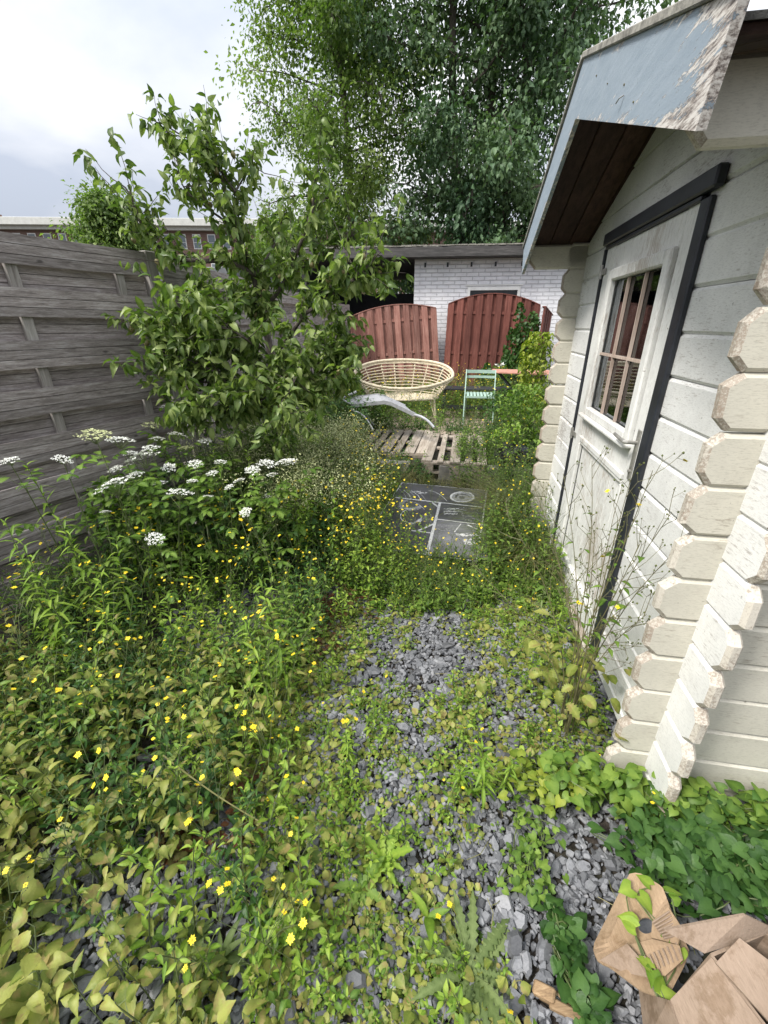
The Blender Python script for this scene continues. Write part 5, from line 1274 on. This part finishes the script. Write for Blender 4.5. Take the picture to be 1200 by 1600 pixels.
# ------------------------------------------------------------------ tall leafy shoots
def shoot(seed, h, L, W, n):
    r = np.random.default_rng(seed); st = MB(); P = curve_pts(h, .10, r.uniform(0, 6.28), 8); st.tube(P, np.linspace(.0042, .0016, 8), 6)
    g = MB(); t = np.linspace(.10, 1, n); az = np.arange(n)*2.4+r.normal(0, .2, n); e = .15+.85*t**2+r.normal(0, .15, n); d = dirs(az, e); s = (1-.55*t**1.6)*np.clip(.4+t*1.8, 0, 1)*r.uniform(.8, 1.15, n)
    for k in range(3):
        q = np.arange(n) % 3 == k; g.stamp(leaf(LA_, L, W, .3, .5*k+.1, 0, 0), at(P, t[q]), basis(d[q], UP) @ tiltm(q.sum(), .12), s[q], r.uniform(.3, .8, q.sum()))
    return st, g
SH = [(75, 715, 1.95, 'tallest leafy shoot in front of the fence at the left', 1), (18, 822, 1.55, 'leafy shoot at the extreme left edge above the yellow flowers', 1), (110, 800, 1.75, 'leafy shoot below the tallest one at the left', 1), (165, 850, 1.75, 'lance-leaved shoot left of the lowest white umbel', 1),
      (352, 692, 2.6, 'lance-leaved shoot between the cream haze and umbels', .8), (397, 700, 2.6, 'lance-leaved shoot on the right side of the white umbels', .8), (300, 880, 1.9, 'leafy shoot in the middle of the yellow flowered bed', .9), (432, 905, 1.42, 'tall bright leafy shoot at the left edge of the gravel', 1), (398, 960, 1.38, 'shorter leafy shoot left of the tall bright one by the gravel', 1),
      (340, 812, 2.2, 'leafy shoot below the white umbels near the dark leaves', .9), (452, 1270, .92, 'bright leafy shoot in the foreground left of the slate chips', 1), (375, 1455, .70, 'fresh bright shoot at the bottom among pale leaves', 1.1), (765, 1165, 1.00, 'clump of bright lance leaves growing from the gravel in front of the cabin', 1.2), (722, 1205, 1.02, 'smaller bright shoot beside the lance-leaved clump on the gravel', 1.1),
      (795, 1185, 1.02, 'bright shoot on the cabin side of the lance-leaved clump', 1.1), (850, 905, 2.0, 'grey green shoot near the cabin door sill', .9), (640, 1330, .86, 'tiny', 0), (500, 1040, 1.5, 'leafy shoot with yellow flowers about it where the gravel begins', .9), (880, 930, 1.9, 'leafy shoot against the bottom of the cabin door', .9), (270, 800, 2.2, 'leafy shoot under the round white umbel', .9),
      (545, 735, 3.2, 'leafy shoot at the far end of the yellow flower drift', 1), (560, 770, 2.9, 'leafy shoot in the middle of the yellow flower drift', 1), (535, 800, 2.6, 'leafy shoot at the near end of the yellow flower drift', 1), (590, 830, 2.6, 'leafy shoot beside the lower left corner of the printed panel', 1),
      (215, 820, 2.0, 'leafy shoot between the lowest umbel and the widest one', 1), (60, 860, 1.5, 'leafy shoot with narrow leaves low at the left edge', 1), (130, 900, 1.5, 'leafy shoot among yellow flowers left of the bed middle', 1), (480, 800, 2.4, 'leafy shoot between the cream haze and the flower drift', 1), (250, 930, 1.6, 'leafy shoot in front of the dark hollow in the left bed', 1),
      (690, 905, 2.25, 'spiky lance-leaved clump at the top of the bare slate patch', 1.1), (800, 880, 2.4, 'leafy shoot just below the right corner of the printed panel', .9), (545, 1190, 1.12, 'small leafy shoot at the left side of the gravel path', .9)]
for i, (px, py, d_, lab, k) in enumerate(SH):
    if not k: continue
    h = D(px, py, d_); z0 = float(gz(h[0], h[1])); H = max(.14, h[2]-z0); sc = min(1, .35+H)
    e = empty('leafy_shoot', (h[0], h[1], z0), 0, lab, 'plant', 'tall leafy shoots'); st, g = shoot(300+i, H, .105*sc*k, .021*sc*k, int(26+36*H))
    st.build('stem', M['stem'], e); g.build('leaves', [M['l_bright'] if 'grey' not in lab and 'spiky' not in lab else M['l_grey']], e)
    if i in (12,): 
        pass

# ------------------------------------------------------------------ tall nipplewort by the cabin door
base = G(885, 1135, .03); base[2] = .02
NW = empty('nipplewort', tuple(base), 0, 'tall wiry plant with green buds and few yellow flowers before the cabin door', 'plant')
r = np.random.default_rng(12); st = MB(); ends = []; lv = []
tipsN = [(735, 880, 1.55), (790, 800, 1.55), (835, 760, 1.6), (880, 740, 1.6), (925, 720, 1.5), (985, 750, 1.35), (1020, 735, 1.25), (1050, 800, 1.2), (1065, 850, 1.18), (1000, 850, 1.25), (930, 830, 1.4), (870, 860, 1.5), (1010, 960, 1.15), (960, 800, 1.35)]
for (px, py, d_) in tipsN:
    t_ = D(px, py, d_)-base; b0 = np.array([r.normal(0, .015), r.normal(0, .02), 0]); P = ext([b0, t_*[.12, .12, .35]+b0, t_*[.5, .5, .72], t_], 12); st.tube(P, np.linspace(.0028, .0009, 12), 5)
    for s in np.linspace(.40, .97, 10):
        p = at(P, np.array([s]))[0]; ax = norm(P[-1]-P[-3]); d1 = norm(ax*.8+norm(r.normal(size=3))*.75+[0, 0, .2]); l = .17*(1.25-s)*r.uniform(.5, 1.2)+.03; q = p+d1*l; st.tube([p, (p+q)/2+r.normal(0, .003, 3), q], [.0013, .001, .0008], 4, cap=False)
        for k in range(r.integers(2, 5)):
            d2 = norm(d1+r.normal(0, .5, 3)+[0, 0, .15]); q2 = q+d2*r.uniform(.015, .045); st.tube([q, q2], [.0008, .0006], 3, cap=False); ends.append(q2)
        if s < .8: lv.append((p, d1))
ends = np.array(ends); r.shuffle(ends)
st.build('stems', M['stemdark'], NW)
g = MB(); nb = len(ends)-15; g.stamp(budt(.0034, 0), ends[15:], tiltm(nb, .3), r.uniform(.7, 1.25, nb)); o = g.build('buds', [M['bud']], NW); o['kind'] = 'stuff'
fm = MB(); fm.put(FLW); fmesh = fm.mesh('flower', [M['petal'], M['yeye']])
for q in ends[:15]: o = bpy.data.objects.new('flower', fmesh); COL.objects.link(o); o.parent = NW; o.location = tuple(q); o.rotation_euler = (r.normal(.3, .4), r.normal(-.2, .4), r.uniform(0, 6))
g = MB(); n = len(lv); g.stamp(leaf(RH_, .055, .024, .3, .5, 0, 0), [a for a, b in lv], basis(np.array([b for a, b in lv])*[1, 1, .2], UP), r.uniform(.4, 1, n), r.uniform(.3, .7, n))
n = 60; q = np.c_[r.normal(-.02, .10, n), r.normal(.05, .13, n), r.uniform(.08, .42, n)]; d = dirs(r.uniform(0, 6.28, n), r.uniform(-.3, .3, n))
g.stamp(leaf(TO_, .075, .056, .2, .5, 1, 0), q[:30], basis(d[:30], UP) @ tiltm(30, .25), r.uniform(.5, 1.0, 30), r.uniform(.4, .95, 30)); g.stamp(leaf(RD_, .062, .050, .2, .4, 1, 0), q[30:], basis(d[30:], UP) @ tiltm(30, .25), r.uniform(.5, 1.0, 30), r.uniform(.4, 1., 30))
g.build('leaves', [M['l_mid'], M['l_olive']], NW)

# ------------------------------------------------------------------ bindweed, ivy, vines: heart shaped leaves along trailing stems
def vine(name, label, pts_fn, n, sizes, mat, seed, hearts=True, el=(-.5, .4), facing=None, cat='climbing plant', stems=6, extra=None, prof=None):
    r = np.random.default_rng(seed); P, nrm = pts_fn(r, n); o0 = P[np.argmin(P[:, 2])].copy(); o0[2] = max(0, o0[2]-.02); e = empty(name, tuple(o0), 0, label, cat); P = P-o0
    d = dirs(r.uniform(0, 6.28, n), r.uniform(el[0], el[1], n)); 
    if facing is not None: d = norm(d*.6+np.array([0, 0, -.8])); up = norm(np.broadcast_to(np.array(facing, float), (n, 3))+r.normal(0, .35, (n, 3)))
    else: up = norm(UP+r.normal(0, .32, (n, 3))+(nrm if nrm is not None else 0))
    g = MB(); s_ = r.uniform(sizes[0], sizes[1], n)
    for k in range(3):
        q = np.arange(n) % 3 == k; tm = heart(1, .95, 0, 0, .15+.2*k) if hearts else leaf(prof or OV_, 1, .5, .25, .2+.3*k, 0, 0); g.stamp(tm, P[q], basis(d[q], up[q]), s_[q], r.uniform(.2, .9, q.sum()))
    g.build('leaves', [M[mat]], e, smooth=True); st = MB()
    for k in range(stems):
        i = r.integers(0, n); c = P[i]; path = [c]
        for _ in range(7):
            dd = np.linalg.norm(P-path[-1], axis=1); near = np.where((dd > .03) & (dd < .14))[0]
            if len(near) == 0: break
            path.append(P[r.choice(near)]-np.array([0, 0, .015]))
        if len(path) > 2: st.tube(ext(path, len(path)*3), .0018, 4)
    if st.n: st.build('stems', M['stem'], e)
    return e
def along(pix, z0, z1, wid):
    A = np.array([G(px, py, 0) for px, py in pix])
    def f(r, n):
        t = r.uniform(0, len(A)-1, n); i = np.clip(t.astype(int), 0, len(A)-2); fr = (t-i)[:, None]; p = A[i]*(1-fr)+A[i+1]*fr
        p[:, :2] += r.normal(0, wid, (n, 2)); p[:, 2] = r.uniform(0, 1, n)**.7*(z1-z0)+z0
        lx, ly = cab(p[:, 0], p[:, 1]); bad = (lx > -.02) & (ly > -.03) & (ly < 2.3); p[bad, 1] -= (ly[bad]+.05); return p, None
    return f
vine('bindweed', 'bright heart-leaved bindweed sprawling along the foot of the cabin wall', along([(860, 1235), (960, 1255), (1060, 1285), (1180, 1300), (1260, 1300)], .03, .15, .035), 360, (.028, .056), 'l_mid', 1, stems=12)
vine('bindweed', 'dark heart-leaved bindweed mat behind the cardboard at the right edge', along([(1010, 1345), (1100, 1370), (1200, 1390), (1290, 1380)], .02, .15, .065), 950, (.026, .052), 'l_dark', 2, stems=12)
vine('bindweed', 'dark bindweed trailing over the slate left of the cardboard', along([(855, 1435), (880, 1500), (905, 1570), (925, 1640)], .02, .09, .024), 110, (.026, .050), 'l_dark', 3, stems=8)
vine('bindweed', 'pale green round-leaved weed patch on the gravel near the cabin corner', along([(800, 1290), (850, 1310), (800, 1380), (840, 1400)], .01, .06, .04), 110, (.016, .032), 'l_mid', 4, stems=6)
vine('bramble_seedling', 'yellowish three-leaved seedling between the lance-leaved clump and the cabin', along([(800, 1235), (850, 1250), (900, 1240)], .04, .12, .04), 110, (.024, .042), 'l_yellow', 5, stems=6, cat='plant')
# a few leaves lying across the carton
def oncard(r, n):
    pix = [(986, 1388), (1015, 1383), (990, 1442), (992, 1450), (1040, 1472), (1055, 1478), (1062, 1482), (1015, 1512), (1020, 1516), (1030, 1552), (1038, 1560), (1000, 1400), (1045, 1395), (1050, 1405)]
    return np.array([G(*pix[i % len(pix)], .20)+[0, 0, .008*(i//14)] for i in range(n)]), None
vine('bindweed', 'bindweed runner with a few leaves lying across the torn cardboard', oncard, 14, (.028, .046), 'l_bright', 6, el=(-.1, .2), stems=3)
# ivy on the dark red panel, vine in front of it
def ivyf(r, n):
    p = []
    while len(p) < n:
        x = r.uniform(1.8, 3.0); z = r.uniform(.2, 2.1); lim = .75+.95*np.exp(-((x-2.55)/.34)**2)+.55*np.exp(-((x-2.45)/.09)**2)+.5*np.exp(-((x-2.82)/.10)**2)+.18*math.sin(17*x)
        if z < lim and not (z > 1.1 and r.random() < .55): p.append((x, 8.50-.12*(x-1.2)+.06*z+r.uniform(-.10, 0)*(1.3 if z < 1 else .5), z))
    return np.array(p), None
vine('ivy', 'dark ivy climbing over the right side of the dark red panel', ivyf, 2500, (.040, .072), 'l_dark', 7, facing=(-.1, -1, .25), stems=20)
def blob(cx, cy, z0, z1, rx, ry):
    def f(r, n):
        a = r.uniform(0, 6.28, n); t = r.random(n); z = z0+(z1-z0)*t; rr = np.sqrt(r.uniform(.3, 1, n))*(1-.6*t**1.5)*(1+.25*np.sin(3*a+5*t)); return np.c_[cx+rx*rr*np.cos(a)+.08*np.sin(6*t), cy+ry*rr*np.sin(a), z], None
    return f
p = D(838, 640, 5.6); vine('vine', 'bright yellow-green vine heaped up over the table near the cabin corner', blob(p[0]+.02, 5.75, .15, 1.52, .30, .35), 1500, (.04, .085), 'l_yellow', 8, el=(-.7, .3), hearts=False, stems=26)
vine('bush', 'mid green leafy bush in front of the vine beside the pallet', blob(1.66, 4.95, .12, .98, .42, .45), 1500, (.03, .065), 'l_mid', 9, el=(-.5, .5), hearts=False, cat='bush', stems=20)
vine('bush', 'bright leafy bush nearest the pallet end', blob(1.42, 4.55, .10, .62, .26, .24), 520, (.025, .05), 'l_bright', 10, el=(-.3, .7), hearts=False, cat='bush', stems=14)
vine('bush', 'dark leafy bush beside the far corner of the cabin', blob(1.62, 5.5, .1, .85, .42, .4), 900, (.03, .07), 'l_dark', 11, el=(-.5, .5), hearts=False, cat='bush', stems=14)
vine('bush', 'green rose bush with two white blooms in front of the ivy', blob(2.10, 7.9, .15, .95, .28, .22), 500, (.03, .055), 'l_mid', 12, hearts=False, cat='bush', stems=14)
RO = [o for o in scene.objects if o.get('label', '').startswith('green rose bush')][0]
rt = mk([(math.cos(a)*(.6+.4*(k % 2)), math.sin(a)*(.6+.4*(k % 2)), .1) for k, a in enumerate(np.arange(12)*PI/6)], [tuple(range(12))])
for (px, py) in ((777, 570), (784, 570)):
    g = MB(); rr = np.random.default_rng(px); g.stamp(rt, rr.normal(0, .008, (9, 3)), tiltm(9, .8), np.linspace(.05, .02, 9)); o = g.build('rose_bloom', M['whitefl'], RO); o.location = tuple(D(px, py, 7.6)-np.array(RO.location))
vine('bush', 'leafy bush growing against the rattan bench at its left end', blob(-.45, 6.3, .1, .95, .38, .4), 1300, (.03, .055), 'l_mid', 13, hearts=False, cat='bush', stems=16)
vine('bush', 'mid green leafy bush filling the gap under the pear crown in front of its trunk', blob(-.78, 3.15, .1, .88, .42, .35), 1700, (.028, .055), 'l_mid', 21, hearts=False, cat='bush', stems=16)
vine('bush', 'bright leafy bush right of the pear trunk beside the cream flowers', blob(-.55, 3.65, .1, .70, .30, .35), 1100, (.026, .05), 'l_bright', 22, hearts=False, cat='bush', stems=16)
vine('bush', 'dark green bush under the lower pear branches by the fence', blob(-1.05, 4.3, .1, 1.0, .42, .5), 1500, (.03, .06), 'l_mid', 15, hearts=False, cat='bush', stems=16)
vine('bush', 'dark leaved bush at the foot of the fence left of the umbels', blob(-1.62, 2.55, .05, .72, .34, .3), 1100, (.035, .07), 'l_mid', 16, hearts=False, cat='bush', stems=16)
vine('bush', 'low leafy bush spilling beside the silver lounger', blob(-.85, 5.5, .1, .70, .30, .4), 800, (.03, .055), 'l_bright', 17, hearts=False, cat='bush', stems=16)

# ------------------------------------------------------------------ rosettes and tussocks
def ros_thing(name, label, px, py, n, L, W, prof, mat, seed, el=(.05, .5), droop=.35, cat='plant', zz=0.0, fl=0, wave=.0):
    p = G(px, py, 0); z0 = float(gz(p[0], p[1]))+.012; e = empty(name, (p[0], p[1], z0), 0, label, cat); r = np.random.default_rng(seed); g = MB()
    az = np.arange(n)*2.4+r.normal(0, .2, n); d = dirs(az, r.uniform(el[0], el[1], n))
    for k in range(3): q = np.arange(n) % 3 == k; g.stamp(leaf(prof, L, W, .3, droop*(.6+.4*k), 0, 0, wave), np.tile([0, 0, zz+.01], (q.sum(), 1)), basis(d[q], UP) @ tiltm(q.sum(), .1), r.uniform(.5, 1.1, q.sum()), r.uniform(.3, .8, q.sum()))
    g.build('leaves', [M[mat]], e, smooth=True)
    for k in range(fl):
        a = r.uniform(0, 6.28); q = np.array([.12*math.cos(a), .12*math.sin(a), r.uniform(.06, .12)]); s = MB(); s.tube([(0, 0, 0), q*[.5, .5, .8], q], .001, 4); s.build('flower_stem', M['stem'], e); o = bpy.data.objects.new('flower', fmesh); COL.objects.link(o); o.parent = e; o.location = tuple(q); o.rotation_euler = (r.normal(0, .3), r.normal(0, .3), 0)
    return e
TO2 = [(0, .06)]+[(t, w_) for k in range(8) for t, w_ in ((.08+k*.105, .18+.32*math.sin(PI*(k+.5)/8.5)), (.12+k*.105, (.18+.32*math.sin(PI*(k+.5)/8.5))*.5))]+[(1, 0)]
ros_thing('thistle_rosette', 'large grey-green toothed rosette spreading at the bottom centre of the path', 735, 1525, 30, .19, .036, TO2, 'l_grey', 1, fl=3, wave=.02)
ros_thing('dock', 'upright broad plain leaf beside the big grey-green rosette', 668, 1440, 3, .12, .036, OV_, 'l_bright', 2, el=(.6, 1.2))
ros_thing('toothed_rosette', 'small toothed green rosette left of the path centre', 565, 1390, 10, .10, .034, TO_, 'l_mid', 3)
ros_thing('toothed_rosette', 'toothed green rosette with one long leaf near the foreground shoot', 600, 1350, 8, .12, .034, TO_, 'l_bright', 4, el=(.2, .9))
ros_thing('lance_rosette', 'grey-green rosette of narrow leaves near the bottom left', 290, 1490, 20, .11, .020, LA_, 'l_grey', 5, el=(.2, 1.0))
ros_thing('lance_rosette', 'grey-green narrow-leaved clump beside the yellow flowers at the bottom', 345, 1500, 14, .10, .019, LA_, 'l_grey', 6, el=(.3, 1.2))
ros_thing('sowthistle', 'long-leaved clump on the near edge of the herbs above the bare slate', 745, 930, 14, .20, .030, LA_, 'l_mid', 7, el=(.3, 1.0))
ros_thing('leafy_rosette', 'broad pale leaves at the very bottom left corner', 60, 1560, 16, .14, .075, OV_, 'l_olive', 8, el=(.2, .9))
ros_thing('leafy_rosette', 'broad olive leaves along the left edge near the bottom', 15, 1400, 14, .13, .07, OV_, 'l_olive', 9, el=(.3, 1.0))
ros_thing('dock', 'single long bright leaf lying over the lower left of the printed panel', 640, 845, 3, .34, .05, LA_, 'l_bright', 10, el=(.1, .3))
def tussock(label, px, py, n, h, w_, fan, seed, mat='grass', bend=(.7, 1.5), zt=0):
    p = G(px, py, 0); e = empty('grass_tussock', (p[0], p[1], float(gz(p[0], p[1]))+zt), 0, label, 'grass'); g = MB(); g.put(tuft(seed, n, h, w_, bend, fan, spread=.06)); g.build('blades', [M[mat]], e)
tussock('long arching grass tussock hanging over the right edge of the printed panel', 800, 815, 420, .62, .005, PI*.98, 1, 'straw')
tussock('long drooping green grass below the first tussock by the cabin', 815, 860, 380, .52, .005, PI*1.05, 2, 'grass')
tussock('tall green grass against the cabin wall beside the printed panel', 830, 820, 300, .60, .005, PI*1.2, 3, 'grass', (.4, 1.1))
tussock('dry pale grass tuft drooping between the panel and the cabin door', 835, 880, 260, .42, .005, PI*1.4, 4, 'straw')
# the pale arching stalk over the left bed
g = MB(); g.tube(ext([D(255, 1180, .95), D(300, 1215, .9), D(350, 1250, .85), D(408, 1285, .8)], 12), np.linspace(.0028, .0018, 12), 6); o = g.build('arching_stalk', M['straw']); tag(o, 'pale bent stalk arching over the leaves at the lower left', 'stalk')

for (y_, z_, r_) in ((.42, 2.20, .004), (.80, 2.37, .004), (.30, 2.12, .0035), (.62, 2.28, .003)):
    g = MB(); g.tube([(-.380, y_, z_), (-.3845, y_, z_-.001)], r_*.7, 8); g.build('nail', M['stemdark'], bn)
g = MB(); g.tube([(-.384, .40, 2.17), (-.392, .41, 2.168), (-.394, .43, 2.164)], .0016, 6); g.build('bent_nail', M['steel'], bn)
# ------------------------------------------------------------------ light, sky
w = bpy.data.worlds.new('World'); scene.world = w; w.use_nodes = True; nt = w.node_tree; nt.nodes.clear()
SUN_EL, SUN_AZ = math.radians(50), math.radians(-118)     # azimuth of the sun measured from +Y towards +X
out = nt.nodes.new('ShaderNodeOutputWorld'); bg = nt.nodes.new('ShaderNodeBackground')
sky = nt.nodes.new('ShaderNodeTexSky'); sky.sky_type = 'NISHITA'; sky.sun_disc = False; sky.sun_elevation = SUN_EL; sky.sun_rotation = SUN_AZ; sky.air_density = 1.0; sky.dust_density = 2.0
tc = nt.nodes.new('ShaderNodeTexCoord'); sp = nt.nodes.new('ShaderNodeSeparateXYZ'); nt.links.new(tc.outputs['Generated'], sp.inputs[0])
zz = math_(nt, 'ADD', math_(nt, 'MAXIMUM', sp.outputs[2], 0.0), .22)
cb = nt.nodes.new('ShaderNodeCombineXYZ'); nt.links.new(math_(nt, 'DIVIDE', sp.outputs[0], zz), cb.inputs[0]); nt.links.new(math_(nt, 'DIVIDE', sp.outputs[1], zz), cb.inputs[1])
cn = noise(nt, cb.outputs[0], .75, 7, .5, .3)
cl = ramp(nt, cn, [(.40, (2.45, 2.65, 3.1)), (.50, (3.4, 3.5, 3.75)), (.60, (4.6, 4.6, 4.6)), (.75, (5.2, 5.2, 5.15))])
c = mixc(nt, .93, sky.outputs[0], cl)
zf = math_(nt, 'ADD', .86, math_(nt, 'MULTIPLY', math_(nt, 'MAXIMUM', sp.outputs[2], 0.0), 1.5))   # overcast skies are brighter overhead
vm = nt.nodes.new('ShaderNodeVectorMath'); vm.operation = 'SCALE'; nt.links.new(c, vm.inputs[0]); nt.links.new(zf, vm.inputs['Scale']); c = vm.outputs[0]
nt.links.new(c, bg.inputs[0]); bg.inputs[1].default_value = .10; nt.links.new(bg.outputs[0], out.inputs[0])
sd = bpy.data.lights.new('sun', 'SUN'); sd.energy = 2.2; sd.angle = math.radians(14); sd.color = (1, .96, .90)
so = bpy.data.objects.new('sun', sd); COL.objects.link(so)
dv = Vector((math.sin(SUN_AZ)*math.cos(SUN_EL), math.cos(SUN_AZ)*math.cos(SUN_EL), math.sin(SUN_EL)))
so.rotation_euler = dv.to_track_quat('Z', 'Y').to_euler()
vs_ = scene.view_settings; vs_.view_transform = 'Standard'; vs_.look = 'None'; vs_.gamma = 1; vs_.exposure = 1.12; vs_.use_curve_mapping = False
scene.render.engine = 'CYCLES'
scene.cycles.max_bounces = 6; scene.cycles.diffuse_bounces = 3; scene.cycles.transparent_max_bounces = 8
